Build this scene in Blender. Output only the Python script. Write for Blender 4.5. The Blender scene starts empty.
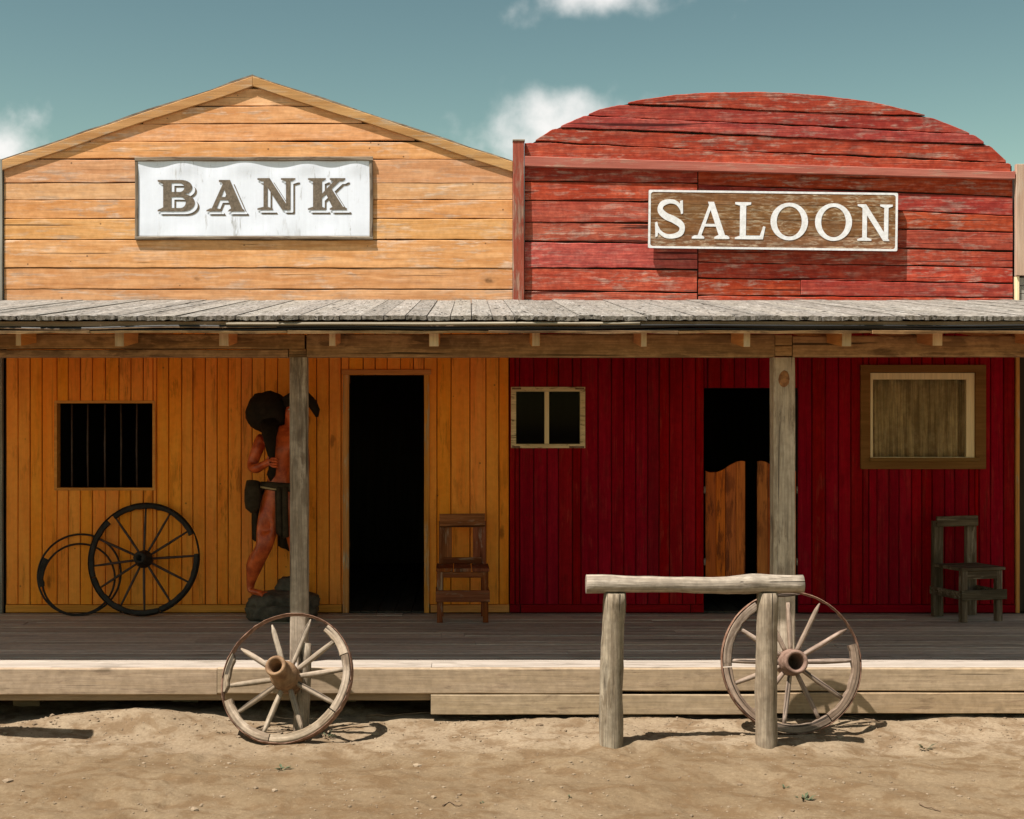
import bpy, bmesh, math, random
import numpy as np
from mathutils import Vector, Matrix, Euler, noise as mnoise

rnd = random.Random(11)
scene = bpy.context.scene
C = scene.collection
R = math.radians

# ------------------------------------------------------------------ camera
EYE = 1.885            # eye height over the ground at the porch front
CAMY = -9.06           # porch front is the plane Y = 0
F = 1400.0             # focal length in pixels
VX, VY = 470.0, 425.0  # point of the picture straight ahead of the camera
cam_d = bpy.data.cameras.new('camera')
cam = bpy.data.objects.new('camera', cam_d)
C.objects.link(cam)
cam.location = (0, CAMY, EYE)
cam.rotation_euler = (R(90), 0, 0)
cam_d.sensor_width = 36.0
cam_d.lens = F / 1024.0 * 36.0
cam_d.shift_x = (512 - VX) / 1024.0
cam_d.shift_y = (VY - 409.5) / 1024.0
cam_d.clip_start = 0.1
cam_d.clip_end = 3000
scene.camera = cam

# ------------------------------------------------------------------ sky and sun
SUN = Vector((0.43, 0.30, -1.0)).normalized()       # direction the light travels
world = bpy.data.worlds.new('World')
scene.world = world
world.use_nodes = True
wt = world.node_tree
wn, wl = wt.nodes, wt.links
wn.clear()
wout = wn.new('ShaderNodeOutputWorld')
bg = wn.new('ShaderNodeBackground')
bg.inputs['Strength'].default_value = 0.14
sky = wn.new('ShaderNodeTexSky')
sky.sky_type = 'NISHITA'
sky.sun_disc = False
sky.sun_elevation = math.asin(-SUN.z)
sky.sun_rotation = math.atan2(-SUN.x, -SUN.y) % (2 * math.pi)
sky.altitude = 200
sky.air_density = 1.0
sky.dust_density = 0.5
sky.ozone_density = 1.0
tint = wn.new('ShaderNodeMix'); tint.data_type = 'RGBA'; tint.blend_type = 'MULTIPLY'
tint.inputs['Factor'].default_value = 1.0
tint.inputs['B'].default_value = (0.224, 0.187, 0.099, 1)
grade = wn.new('ShaderNodeGamma'); grade.inputs['Gamma'].default_value = 1.6
wl.new(sky.outputs['Color'], grade.inputs['Color'])
wl.new(grade.outputs[0], tint.inputs['A'])
tc = wn.new('ShaderNodeTexCoord')
wnoise = wn.new('ShaderNodeTexNoise')
wnoise.inputs['Scale'].default_value = 19.0
wnoise.inputs['Detail'].default_value = 7.0
wnoise.inputs['Roughness'].default_value = 0.5
wl.new(tc.outputs['Generated'], wnoise.inputs['Vector'])


def wmath(op, a, b=None, clamp=False):
    n = wn.new('ShaderNodeMath'); n.operation = op; n.use_clamp = clamp
    for i, v in enumerate((a, b)):
        if v is None:
            continue
        if isinstance(v, (int, float)):
            n.inputs[i].default_value = v
        else:
            wl.new(v, n.inputs[i])
    return n.outputs[0]


def cloud(direction, rx, rz, gain):
    """soft fair-weather cloud: an uneven patch of the sky round a direction"""
    d = Vector(direction).normalized()
    sub = wn.new('ShaderNodeVectorMath'); sub.operation = 'SUBTRACT'
    wl.new(tc.outputs['Generated'], sub.inputs[0]); sub.inputs[1].default_value = d
    az = math.atan2(d.x, d.y)
    mp = wn.new('ShaderNodeMapping'); mp.vector_type = 'POINT'
    mp.inputs['Rotation'].default_value = (0, 0, az)
    wl.new(sub.outputs[0], mp.inputs['Vector'])
    mul = wn.new('ShaderNodeVectorMath'); mul.operation = 'MULTIPLY'
    wl.new(mp.outputs[0], mul.inputs[0]); mul.inputs[1].default_value = (1 / rx, 1 / rx, 1 / rz)
    ln = wn.new('ShaderNodeVectorMath'); ln.operation = 'LENGTH'
    wl.new(mul.outputs[0], ln.inputs[0])
    fall = wmath('SUBTRACT', 1.0, ln.outputs['Value'])
    nz = wmath('MULTIPLY', wmath('SUBTRACT', wnoise.outputs['Fac'], 0.5), 2.6)
    return wmath('MULTIPLY', wmath('ADD', fall, nz), gain, True)


def pix_dir(px, py):
    return ((px - VX) / F, 1.0, (VY - py) / F)


total = None
cl = [(pix_dir(550, 132), 0.074, 0.038, 0.95), (pix_dir(607, -4), 0.082, 0.026, 1.0), (pix_dir(-8, 146), 0.045, 0.036, 1.2)]
for k in range(26):   # added clouds out of view, larger than those in frame, for more fill light
    a = R(50 + (k % 13) * 22 + (k * 37) % 13)
    e = R(8 + (k * 53) % 30 + 24 * (k // 13))
    cl.append(((math.sin(a) * math.cos(e), math.cos(a) * math.cos(e), math.sin(e)), 0.20 + 0.05 * (k % 4), 0.10 + 0.03 * (k % 3), 0.85))
for args in cl:
    v = cloud(*args)
    total = v if total is None else wmath('MAXIMUM', total, v)
cloud_mix = wn.new('ShaderNodeMix'); cloud_mix.data_type = 'RGBA'
cloud_mix.inputs['B'].default_value = (3.6, 3.5, 3.4, 1)
sm = wn.new('ShaderNodeMapRange'); sm.interpolation_type = 'SMOOTHSTEP'
wl.new(total, sm.inputs['Value'])
sm.inputs['To Max'].default_value = 0.92
wl.new(sm.outputs[0], cloud_mix.inputs['Factor'])
wl.new(tint.outputs['Result'], cloud_mix.inputs['A'])
wl.new(cloud_mix.outputs['Result'], bg.inputs['Color'])
wl.new(bg.outputs[0], wout.inputs['Surface'])

sun_d = bpy.data.lights.new('sun', 'SUN')
sun_d.energy = 4.4
sun_d.angle = R(0.5)
sun_d.color = (1.0, 0.925, 0.83)
sun = bpy.data.objects.new('sun', sun_d)
C.objects.link(sun)
sun.rotation_euler = SUN.to_track_quat('-Z', 'Y').to_euler()
sun.location = (-6, -8, 14)

vs = scene.view_settings
vs.view_transform = 'Standard'
vs.look = 'None'
vs.gamma = 1.0
vs.use_curve_mapping = False
vs.exposure = 1.05


# ------------------------------------------------------------------ materials
def new_mat(name):
    m = bpy.data.materials.new(name)
    m.use_nodes = True
    nt = m.node_tree
    return m, nt, nt.nodes, nt.links, nt.nodes['Principled BSDF']


class NB:
    """small helper for node graphs"""
    def __init__(self, nt):
        self.n, self.l = nt.nodes, nt.links

    def put(self, sock, v):
        if v is None:
            return
        if hasattr(v, 'is_linked') or isinstance(v, bpy.types.NodeSocket):
            self.l.new(v, sock)
        elif isinstance(v, (tuple, list)) and len(v) == 3 and sock.type == 'RGBA':
            sock.default_value = (*v, 1)
        else:
            sock.default_value = v

    def math(self, op, a, b=None, clamp=False):
        n = self.n.new('ShaderNodeMath'); n.operation = op; n.use_clamp = clamp
        self.put(n.inputs[0], a); self.put(n.inputs[1], b)
        return n.outputs[0]

    def mix(self, fac, a, b, mode='MIX'):
        n = self.n.new('ShaderNodeMix'); n.data_type = 'RGBA'; n.blend_type = mode
        self.put(n.inputs['Factor'], fac); self.put(n.inputs['A'], a); self.put(n.inputs['B'], b)
        return n.outputs['Result']

    def noise(self, vec, scale, detail=5, rough=0.6, dist=0.0):
        n = self.n.new('ShaderNodeTexNoise')
        self.put(n.inputs['Vector'], vec)
        n.inputs['Scale'].default_value = scale
        n.inputs['Detail'].default_value = detail
        n.inputs['Roughness'].default_value = rough
        n.inputs['Distortion'].default_value = dist
        return n.outputs['Fac']

    def scale(self, vec, s):
        n = self.n.new('ShaderNodeVectorMath'); n.operation = 'MULTIPLY'
        self.put(n.inputs[0], vec); n.inputs[1].default_value = s
        return n.outputs[0]

    def step(self, v, lo, hi, to0=0.0, to1=1.0):
        n = self.n.new('ShaderNodeMapRange'); n.interpolation_type = 'SMOOTHSTEP'
        self.put(n.inputs['Value'], v)
        n.inputs['From Min'].default_value = lo; n.inputs['From Max'].default_value = hi
        n.inputs['To Min'].default_value = to0; n.inputs['To Max'].default_value = to1
        return n.outputs[0]

    def coords(self):
        """object coordinates shifted per object so no two boards share their grain"""
        t = self.n.new('ShaderNodeTexCoord')
        oi = self.n.new('ShaderNodeObjectInfo')
        self.rand = oi.outputs['Random']
        r2 = self.math('MULTIPLY', oi.outputs['Random'], 61.7)
        cmb = self.n.new('ShaderNodeCombineXYZ')
        for i, k in enumerate((1.0, 1.9, 3.1)):
            self.l.new(self.math('MULTIPLY', r2, k), cmb.inputs[i])
        ad = self.n.new('ShaderNodeVectorMath'); ad.operation = 'ADD'
        self.l.new(t.outputs['Object'], ad.inputs[0]); self.l.new(cmb.outputs[0], ad.inputs[1])
        self.local = t.outputs['Object']
        return ad.outputs[0]


def wood(name, axis, light, dark, wear=None, wear_amt=0.0, knots=0.35, vary=0.22, rough=0.8, crack=0.5,
         fiber=0.28, bump=0.25, wear_scale=2.6, hue=0.006, sat_vary=0.06, nail=0.0, spec=0.25, mottle=0.0, crack_lvl=0.28, arc=False):
    """sawn timber: long grain, fibres, knots, cracks and worn patches along one axis"""
    m, nt, n, l, p = new_mat(name)
    b = NB(nt)
    vec = b.coords()
    if arc:   # grain that follows a bent rim
        sx = n.new('ShaderNodeSeparateXYZ'); l.new(b.local, sx.inputs[0])
        cb = n.new('ShaderNodeCombineXYZ')
        l.new(b.math('ADD', b.math('MULTIPLY', b.math('ARCTAN2', sx.outputs['Z'], sx.outputs['X']), 0.4), b.math('MULTIPLY', b.rand, 31.0)), cb.inputs[0])
        l.new(b.math('SQRT', b.math('ADD', b.math('POWER', sx.outputs['X'], 2.0), b.math('POWER', sx.outputs['Z'], 2.0))), cb.inputs[1])
        l.new(sx.outputs['Y'], cb.inputs[2])
        vec = cb.outputs[0]
    i = 'XYZ'.index(axis)

    def ax(g, c):
        s = [c, c, c]; s[i] = g
        return tuple(s)
    grain = b.noise(b.scale(vec, ax(0.9, 11)), 1.6, 6, 0.62, 0.6)
    fib = b.noise(b.scale(vec, ax(3.0, 95)), 1.0, 4, 0.65)
    blotch = b.noise(b.scale(vec, ax(1.3, 3.2)), 1.3, 3, 0.55)
    col = b.mix(b.step(grain, 0.33, 0.68), dark, light)
    col = b.mix(b.step(blotch, 0.3, 0.75, 0.0, 0.5), col, dark)
    # knots
    vo = n.new('ShaderNodeTexVoronoi'); vo.feature = 'F1'
    wob = b.noise(vec, 9, 2)
    dis = n.new('ShaderNodeVectorMath'); dis.operation = 'ADD'
    l.new(b.scale(vec, ax(2.0, 5.2)), dis.inputs[0])
    wv = n.new('ShaderNodeCombineXYZ')
    for k in range(3):
        l.new(b.math('MULTIPLY', wob, 0.25), wv.inputs[k])
    l.new(wv.outputs[0], dis.inputs[1])
    l.new(dis.outputs[0], vo.inputs['Vector']); vo.inputs['Scale'].default_value = 1.0
    sepc = n.new('ShaderNodeSeparateColor'); l.new(vo.outputs['Color'], sepc.inputs[0])
    has = b.step(sepc.outputs[0], 0.55, 0.6)
    kn = b.math('MULTIPLY', b.step(vo.outputs['Distance'], 0.05, 0.15, 1.0, 0.0), has)
    kcol = tuple(c * 0.28 for c in dark)
    col = b.mix(b.math('MULTIPLY', kn, knots), col, kcol)
    if wear is not None and wear_amt > 0:
        wn_ = b.noise(b.scale(vec, ax(1.4, 7)), wear_scale, 7, 0.68, 0.3)
        wsel = b.step(wn_, 0.60 - wear_amt * 0.3, 0.70 - wear_amt * 0.22)
        wlow = b.noise(b.scale(vec, ax(1.1, 3.5)), 1.0, 3, 0.5)
        wsel = b.math('MULTIPLY', wsel, b.step(wlow, 0.36, 0.6, 0.25, 0.95))
        wfib = b.mix(b.step(fib, 0.35, 0.65), tuple(c * 0.55 for c in wear), wear)
        col = b.mix(wsel, col, wfib)
    if mottle:
        mo = b.noise(vec, 22, 4, 0.6)
        col = b.mix(b.step(mo, 0.36, 0.62, mottle, 0.0), col, tuple(c * 0.55 for c in dark))
        mo2 = b.noise(vec, 9, 4, 0.6)
        col = b.mix(b.step(mo2, 0.5, 0.72, 0.0, mottle), col, tuple(min(1, c * 1.12) for c in light))
    # fibres and drying cracks
    col = b.mix(b.step(fib, 0.3, 0.7, fiber, 0.0), col, tuple(c * 0.35 for c in dark))
    cr = b.noise(b.scale(vec, ax(0.8, 42)), 1.0, 3, 0.5)
    crk = b.step(cr, crack_lvl - 0.03, crack_lvl + 0.03, 1.0, 0.0)
    col = b.mix(b.math('MULTIPLY', crk, crack), col, tuple(c * 0.2 for c in dark))
    if nail:
        vn = n.new('ShaderNodeTexVoronoi'); vn.feature = 'F1'
        l.new(b.scale(vec, (6, 6, 6)), vn.inputs['Vector']); vn.inputs['Scale'].default_value = 1.0
        col = b.mix(b.math('MULTIPLY', b.step(vn.outputs['Distance'], 0.03, 0.06, 1.0, 0.0), nail), col, (0.03, 0.02, 0.015))
    hsv = n.new('ShaderNodeHueSaturation')
    l.new(col, hsv.inputs['Color'])
    l.new(b.math('ADD', 1.0 - vary * 0.5, b.math('MULTIPLY', b.rand, vary)), hsv.inputs['Value'])
    r3 = b.math('FRACT', b.math('MULTIPLY', b.rand, 17.3))
    l.new(b.math('ADD', 0.5 - hue, b.math('MULTIPLY', r3, hue * 2)), hsv.inputs['Hue'])
    r4 = b.math('FRACT', b.math('MULTIPLY', b.rand, 41.9))
    l.new(b.math('ADD', 1.0 - sat_vary, b.math('MULTIPLY', r4, sat_vary * 2)), hsv.inputs['Saturation'])
    l.new(hsv.outputs[0], p.inputs['Base Color'])
    p.inputs['Roughness'].default_value = rough
    p.inputs['Specular IOR Level'].default_value = spec
    bm_ = n.new('ShaderNodeBump'); bm_.inputs['Strength'].default_value = bump
    bm_.inputs['Distance'].default_value = 0.006
    h = b.math('SUBTRACT', b.math('ADD', b.math('MULTIPLY', fib, 0.6), b.math('MULTIPLY', grain, 0.6)), b.math('ADD', crk, b.math('MULTIPLY', kn, 0.3)))
    l.new(h, bm_.inputs['Height']); l.new(bm_.outputs[0], p.inputs['Normal'])
    return m


def plain(name, col, rough=0.7, var=0.25, scale=14, metallic=0.0, bump=0.2, dark=None, spec=0.3):
    m, nt, n, l, p = new_mat(name)
    b = NB(nt)
    vec = b.coords()
    f = b.noise(vec, scale, 6, 0.65)
    d = dark or tuple(c * (1 - var * 1.6) for c in col)
    c = b.mix(b.step(f, 0.3, 0.7), d, col)
    l.new(c, p.inputs['Base Color'])
    p.inputs['Roughness'].default_value = rough
    p.inputs['Metallic'].default_value = metallic
    p.inputs['Specular IOR Level'].default_value = spec
    bm_ = n.new('ShaderNodeBump'); bm_.inputs['Strength'].default_value = bump
    bm_.inputs['Distance'].default_value = 0.004
    l.new(b.noise(vec, scale * 4, 5, 0.7), bm_.inputs['Height'])
    l.new(bm_.outputs[0], p.inputs['Normal'])
    return m


def glass_mat(name, tintc=(0.9, 0.92, 0.9), dirt=0.1):
    m, nt, n, l, p = new_mat(name)
    b = NB(nt)
    n.remove(p)
    out = [x for x in n if x.type == 'OUTPUT_MATERIAL'][0]
    tr = n.new('ShaderNodeBsdfTransparent'); tr.inputs['Color'].default_value = (*tintc, 1)
    gl = n.new('ShaderNodeBsdfGlossy'); gl.inputs['Roughness'].default_value = 0.03
    df = n.new('ShaderNodeBsdfDiffuse'); df.inputs['Color'].default_value = (0.35, 0.3, 0.22, 1)
    fr = n.new('ShaderNodeFresnel'); fr.inputs['IOR'].default_value = 1.12
    m1 = n.new('ShaderNodeMixShader'); m2 = n.new('ShaderNodeMixShader')
    l.new(fr.outputs[0], m1.inputs[0]); l.new(tr.outputs[0], m1.inputs[1]); l.new(gl.outputs[0], m1.inputs[2])
    dn = b.noise(b.coords(), 30, 6, 0.7)
    l.new(b.math('MULTIPLY', b.step(dn, 0.35, 0.8), dirt), m2.inputs[0])
    l.new(m1.outputs[0], m2.inputs[1]); l.new(df.outputs[0], m2.inputs[2])
    l.new(m2.outputs[0], out.inputs['Surface'])
    return m


M = {}
M['bank_gable'] = wood('honey_boards_weathered', 'X', (0.80, 0.45, 0.220), (0.58, 0.265, 0.098), wear=(0.78, 0.54, 0.38), wear_amt=0.36, knots=1.0, vary=0.18, hue=0.006, crack=0.9, mottle=0.22, nail=0.7, crack_lvl=0.31, fiber=0.2)
M['bank_rake'] = wood('honey_trim', 'X', (0.60, 0.36, 0.16), (0.40, 0.21, 0.08), wear=(0.5, 0.38, 0.26), wear_amt=0.35, vary=0.1)
M['bank_wall'] = wood('orange_stained_boards', 'Z', (1.0, 0.375, 0.050), (0.97, 0.295, 0.030), wear=(0.80, 0.25, 0.025), wear_amt=0.32, knots=0.85, vary=0.12, rough=0.6, hue=0.004, wear_scale=1.4, crack=0.3, nail=0.6, fiber=0.08, mottle=0.15, sat_vary=0.02, spec=0.15)
M['bank_trim'] = wood('orange_trim_x', 'X', (0.80, 0.35, 0.06), (0.62, 0.23, 0.03), vary=0.12, rough=0.6)
M['bank_trim_z'] = wood('orange_trim_z', 'Z', (0.74, 0.35, 0.08), (0.55, 0.23, 0.04), wear=(0.62, 0.46, 0.28), wear_amt=0.25, vary=0.12, rough=0.65)
M['red_gable'] = wood('weathered_red_boards', 'X', (0.56, 0.110, 0.062), (0.35, 0.038, 0.021), wear=(0.54, 0.32, 0.26), wear_amt=0.40, knots=0.8, vary=0.30, crack=1.0, fiber=0.5, rough=0.85, bump=0.7, wear_scale=4.2, mottle=0.45, crack_lvl=0.34, hue=0.006)
M['red_trim'] = wood('red_trim_x', 'X', (0.48, 0.16, 0.115), (0.36, 0.09, 0.06), wear=(0.46, 0.27, 0.2), wear_amt=0.25, vary=0.1)
M['red_trim_z'] = wood('red_trim_z', 'Z', (0.36, 0.09, 0.06), (0.24, 0.05, 0.03), wear=(0.38, 0.23, 0.17), wear_amt=0.4, vary=0.1)
M['red_wall'] = wood('deep_red_boards', 'Z', (0.35, 0.004, 0.012), (0.24, 0.001, 0.007), wear=(0.36, 0.020, 0.018), wear_amt=0.35, knots=0.4, vary=0.24, rough=0.7, crack=0.4, fiber=0.25, nail=0.4, spec=0.04, hue=0.004, sat_vary=0.01, mottle=0.25)
M['red_skirt'] = wood('deep_red_skirting', 'X', (0.30, 0.003, 0.011), (0.22, 0.001, 0.007), knots=0.2, vary=0.1, rough=0.7, spec=0.04, hue=0.003, sat_vary=0.01)
M['roof'] = wood('bleached_roof_boards', 'Y', (0.35, 0.315, 0.28), (0.20, 0.18, 0.155), wear=(0.42, 0.395, 0.365), wear_amt=0.55, knots=0.4, vary=0.3, crack=1.0, fiber=0.55, rough=0.9, bump=0.7, crack_lvl=0.36, mottle=0.4)
M['beam'] = wood('old_brown_beam', 'X', (0.54, 0.35, 0.18), (0.33, 0.195, 0.09), wear=(0.15, 0.085, 0.042), wear_amt=0.55, knots=0.8, vary=0.12, crack=1.0, mottle=0.4, fiber=0.45, crack_lvl=0.33)
M['rafter'] = wood('brown_rafter', 'Y', (0.72, 0.36, 0.13), (0.52, 0.22, 0.07), knots=0.4, vary=0.35, crack=0.6)
M['rafter_end'] = wood('pale_rafter_end', 'Z', (0.74, 0.60, 0.44), (0.52, 0.40, 0.26), vary=0.3)
M['post'] = wood('grey_post', 'Z', (0.50, 0.41, 0.32), (0.33, 0.25, 0.18), wear=(0.17, 0.11, 0.07), wear_amt=0.6, knots=0.9, vary=0.1, crack=1.0, fiber=0.6, bump=0.7, crack_lvl=0.35, mottle=0.4)
M['post_pale'] = wood('pale_grey_post', 'Z', (0.66, 0.56, 0.44), (0.48, 0.39, 0.29), wear=(0.30, 0.225, 0.155), wear_amt=0.4, knots=0.8, vary=0.05, crack=1.0, fiber=0.5, bump=0.6, crack_lvl=0.34, mottle=0.3)
M['deck'] = wood('grey_deck_boards', 'X', (0.65, 0.56, 0.465), (0.46, 0.385, 0.31), wear=(0.62, 0.56, 0.49), wear_amt=0.5, knots=0.5, vary=0.34, crack=0.9, fiber=0.45, bump=0.5, crack_lvl=0.34, mottle=0.3)
M['deck_front'] = wood('front_deck_boards', 'X', (0.44, 0.39, 0.34), (0.33, 0.285, 0.245), wear=(0.30, 0.255, 0.21), wear_amt=0.45, knots=0.3, vary=0.08, crack=0.5, fiber=0.25)  # front deck rows, a darker, greyer tone than the boards behind
M['fascia'] = wood('sandy_fascia', 'X', (0.46, 0.345, 0.235), (0.37, 0.27, 0.17), knots=0.7, vary=0.10, crack=0.8, fiber=0.35, mottle=0.35, wear=(0.33, 0.23, 0.15), wear_amt=0.2)
M['fascia_low'] = wood('brown_fascia', 'X', (0.34, 0.24, 0.16), (0.22, 0.15, 0.09), vary=0.1)
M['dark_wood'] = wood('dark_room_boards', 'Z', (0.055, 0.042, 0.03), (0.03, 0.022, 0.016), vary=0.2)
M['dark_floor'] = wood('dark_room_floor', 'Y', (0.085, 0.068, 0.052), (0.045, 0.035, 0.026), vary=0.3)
M['backing'] = plain('dark_gap', (0.03, 0.02, 0.014), 0.9)
M['log'] = wood('bleached_log_x', 'X', (0.47, 0.41, 0.335), (0.30, 0.25, 0.19), wear=(0.20, 0.155, 0.11), wear_amt=0.25, knots=0.8, vary=0.06, crack=1.0, fiber=0.6, bump=1.0, crack_lvl=0.36, mottle=0.4)
M['log_z'] = wood('bleached_log_z', 'Z', (0.42, 0.36, 0.275), (0.26, 0.20, 0.14), wear=(0.17, 0.125, 0.08), wear_amt=0.28, knots=0.8, vary=0.06, crack=1.0, fiber=0.6, bump=1.0, crack_lvl=0.37, mottle=0.4)
M['wheel_wood'] = wood('dry_wheel_wood', 'X', (0.45, 0.375, 0.295), (0.27, 0.21, 0.15), wear=(0.20, 0.135, 0.085), wear_amt=0.32, knots=0.3, vary=0.25, crack=1.0, fiber=0.6, bump=1.0, crack_lvl=0.36, mottle=0.4)
M['wheel_rim'] = wood('dry_wheel_rim', 'X', (0.44, 0.36, 0.28), (0.25, 0.19, 0.13), wear=(0.15, 0.095, 0.058), wear_amt=0.5, knots=0.3, vary=0.25, crack=1.0, fiber=0.6, bump=1.0, crack_lvl=0.38, mottle=0.4, arc=True)
M['wheel_rim2'] = wood('dry_wheel_rim_pink', 'X', (0.37, 0.28, 0.22), (0.21, 0.15, 0.11), wear=(0.12, 0.075, 0.05), wear_amt=0.5, knots=0.3, vary=0.25, crack=1.0, fiber=0.6, bump=1.0, crack_lvl=0.38, mottle=0.4, arc=True)
M['wheel_wood2'] = wood('dry_wheel_wood_pink', 'X', (0.42, 0.33, 0.27), (0.28, 0.20, 0.15), wear=(0.17, 0.11, 0.075), wear_amt=0.3, knots=0.3, vary=0.25, crack=1.0, fiber=0.6, bump=1.0, crack_lvl=0.36, mottle=0.4)
M['rust'] = plain('rusty_iron', (0.25, 0.15, 0.105), 0.75, dark=(0.12, 0.055, 0.032), scale=22)
M['hub'] = plain('rusty_hub', (0.27, 0.165, 0.09), 0.75, dark=(0.13, 0.07, 0.035), scale=16, bump=0.8)
M['hub2'] = plain('rusty_hub_pink', (0.27, 0.175, 0.135), 0.75, dark=(0.13, 0.075, 0.055), scale=16, bump=0.8)
M['iron'] = plain('black_iron', (0.040, 0.034, 0.031), 0.6, dark=(0.018, 0.015, 0.014), spec=0.12)
M['iron_spoke'] = plain('dark_spoke', (0.075, 0.045, 0.038), 0.6, dark=(0.03, 0.02, 0.017))
M['chair_brown'] = wood('brown_chair_wood', 'X', (0.40, 0.135, 0.05), (0.17, 0.05, 0.02), wear=(0.42, 0.28, 0.19), wear_amt=0.22, vary=0.3, crack=0.9, fiber=0.5, spec=0.05, crack_lvl=0.34)
M['chair_brown_z'] = wood('brown_chair_wood_z', 'Z', (0.38, 0.115, 0.042), (0.15, 0.04, 0.016), wear=(0.42, 0.30, 0.21), wear_amt=0.22, vary=0.3, crack=0.9, fiber=0.5, spec=0.05, crack_lvl=0.34)
M['chair_grey'] = wood('dark_chair_wood', 'X', (0.20, 0.148, 0.10), (0.07, 0.048, 0.032), wear=(0.30, 0.24, 0.175), wear_amt=0.4, vary=0.3, crack=0.9, fiber=0.5, spec=0.03, crack_lvl=0.34)
M['chair_grey_z'] = wood('dark_chair_wood_z', 'Z', (0.22, 0.16, 0.11), (0.08, 0.055, 0.036), wear=(0.32, 0.255, 0.19), wear_amt=0.4, vary=0.3, crack=0.9, fiber=0.5, spec=0.03, crack_lvl=0.34)
M['door'] = wood('chestnut_swing_door', 'Z', (0.74, 0.21, 0.040), (0.48, 0.115, 0.019), wear=(0.22, 0.05, 0.01), wear_amt=0.4, knots=1.0, vary=0.35, rough=0.5, crack=0.8, fiber=0.4, spec=0.15, crack_lvl=0.32)
M['white_sheet'] = wood('white_painted_sheet', 'Z', (0.76, 0.81, 0.92), (0.71, 0.76, 0.865), knots=0.0, vary=0.0, hue=0.0, sat_vary=0.0, crack=0.10, crack_lvl=0.27, fiber=0.03, bump=0.03, wear=(0.60, 0.62, 0.66), wear_amt=0.1, mottle=0.05, rough=0.6)
M['letter'] = plain('brown_letter_paint', (0.19, 0.15, 0.11), 0.8, dark=(0.095, 0.075, 0.055), scale=60)
M['frame'] = wood('barky_frame_x', 'X', (0.40, 0.34, 0.27), (0.20, 0.145, 0.10), wear=(0.13, 0.075, 0.045), wear_amt=0.35, vary=0.1, crack=1.0, fiber=0.6, bump=0.9, wear_scale=5)
M['frame_z'] = wood('barky_frame_z', 'Z', (0.36, 0.30, 0.24), (0.19, 0.14, 0.10), wear=(0.12, 0.07, 0.045), wear_amt=0.35, vary=0.1, crack=1.0, fiber=0.6, bump=0.9, wear_scale=5)
M['sign_brown'] = wood('brown_sign_board', 'X', (0.28, 0.125, 0.045), (0.18, 0.075, 0.025), wear=(0.62, 0.48, 0.33), wear_amt=0.42, wear_scale=7.5, vary=0.15, crack=0.8, fiber=0.4, mottle=0.35)
M['sign_white'] = plain('white_sign_paint', (0.79, 0.80, 0.84), 0.7, dark=(0.62, 0.62, 0.63), scale=30)
M['cream'] = wood('chipped_cream_frame', 'X', (0.85, 0.67, 0.43), (0.66, 0.49, 0.28), wear=(0.16, 0.08, 0.04), wear_amt=0.2, vary=0.08, wear_scale=6)
M['cream2'] = wood('cream_sash', 'Z', (0.96, 0.80, 0.54), (0.88, 0.69, 0.43), vary=0.06, knots=0.2, crack=0.3)
M['brown_trim'] = wood('brown_window_trim', 'X', (0.27, 0.135, 0.048), (0.19, 0.09, 0.03), vary=0.1, knots=0.2, spec=0.08)
M['curtain'] = wood('lace_curtain', 'Z', (0.92, 0.61, 0.33), (0.36, 0.205, 0.09), vary=0.02, knots=0.0, crack=0.5, fiber=0.5, crack_lvl=0.36, mottle=0.3, spec=0.02)  # streaks along the drop paint fold shading into the sheer lace
M['glass'] = glass_mat('window_glass', dirt=0.05)
M['dark_glass'] = glass_mat('dark_pane', tintc=(0.55, 0.56, 0.55), dirt=0.0)
M['cable'] = plain('black_cable', (0.02, 0.02, 0.021), 0.5)
M['pipe'] = wood('pale_batten', 'X', (0.36, 0.32, 0.25), (0.25, 0.21, 0.16), vary=0.1)
M['skin'] = plain('painted_red_brown', (0.66, 0.125, 0.030), 0.32, dark=(0.30, 0.038, 0.010), scale=11, spec=0.35, bump=0.45)
M['hair'] = plain('painted_black', (0.026, 0.018, 0.013), 0.7, scale=20, bump=0.6, spec=0.05)
M['leather'] = plain('painted_dark_hide', (0.055, 0.040, 0.026), 0.7, scale=20, spec=0.05)
M['belt'] = plain('painted_belt_strip', (0.42, 0.31, 0.17), 0.6)
M['stone'] = plain('painted_dark_rock', (0.12, 0.10, 0.078), 0.6, dark=(0.034, 0.028, 0.023), scale=8, bump=0.9, spec=0.1)
M['grey_board'] = wood('grey_neighbour_boards', 'Z', (0.36, 0.34, 0.30), (0.22, 0.20, 0.17), vary=0.15)
M['pink_board'] = wood('pinkish_bare_boards', 'Z', (0.56, 0.40, 0.30), (0.44, 0.28, 0.20), wear=(0.60, 0.48, 0.38), wear_amt=0.3, vary=0.1)
M['leaf'] = plain('dusty_green_leaf', (0.085, 0.105, 0.055), 0.7, dark=(0.05, 0.06, 0.03))
M['pebble'] = plain('sandy_pebble', (0.27, 0.205, 0.14), 0.9, dark=(0.13, 0.09, 0.055), scale=3)
M['twig'] = plain('dry_twig', (0.19, 0.13, 0.08), 0.9, dark=(0.09, 0.055, 0.035))
M['hinge'] = plain('worn_hinge', (0.34, 0.29, 0.24), 0.5, metallic=0.3)
M['knot'] = plain('orange_knot', (0.40, 0.19, 0.075), 0.8, dark=(0.16, 0.065, 0.028), scale=26, bump=0.6)
M['eye'] = plain('painted_eye', (0.5, 0.45, 0.4), 0.4)


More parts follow.
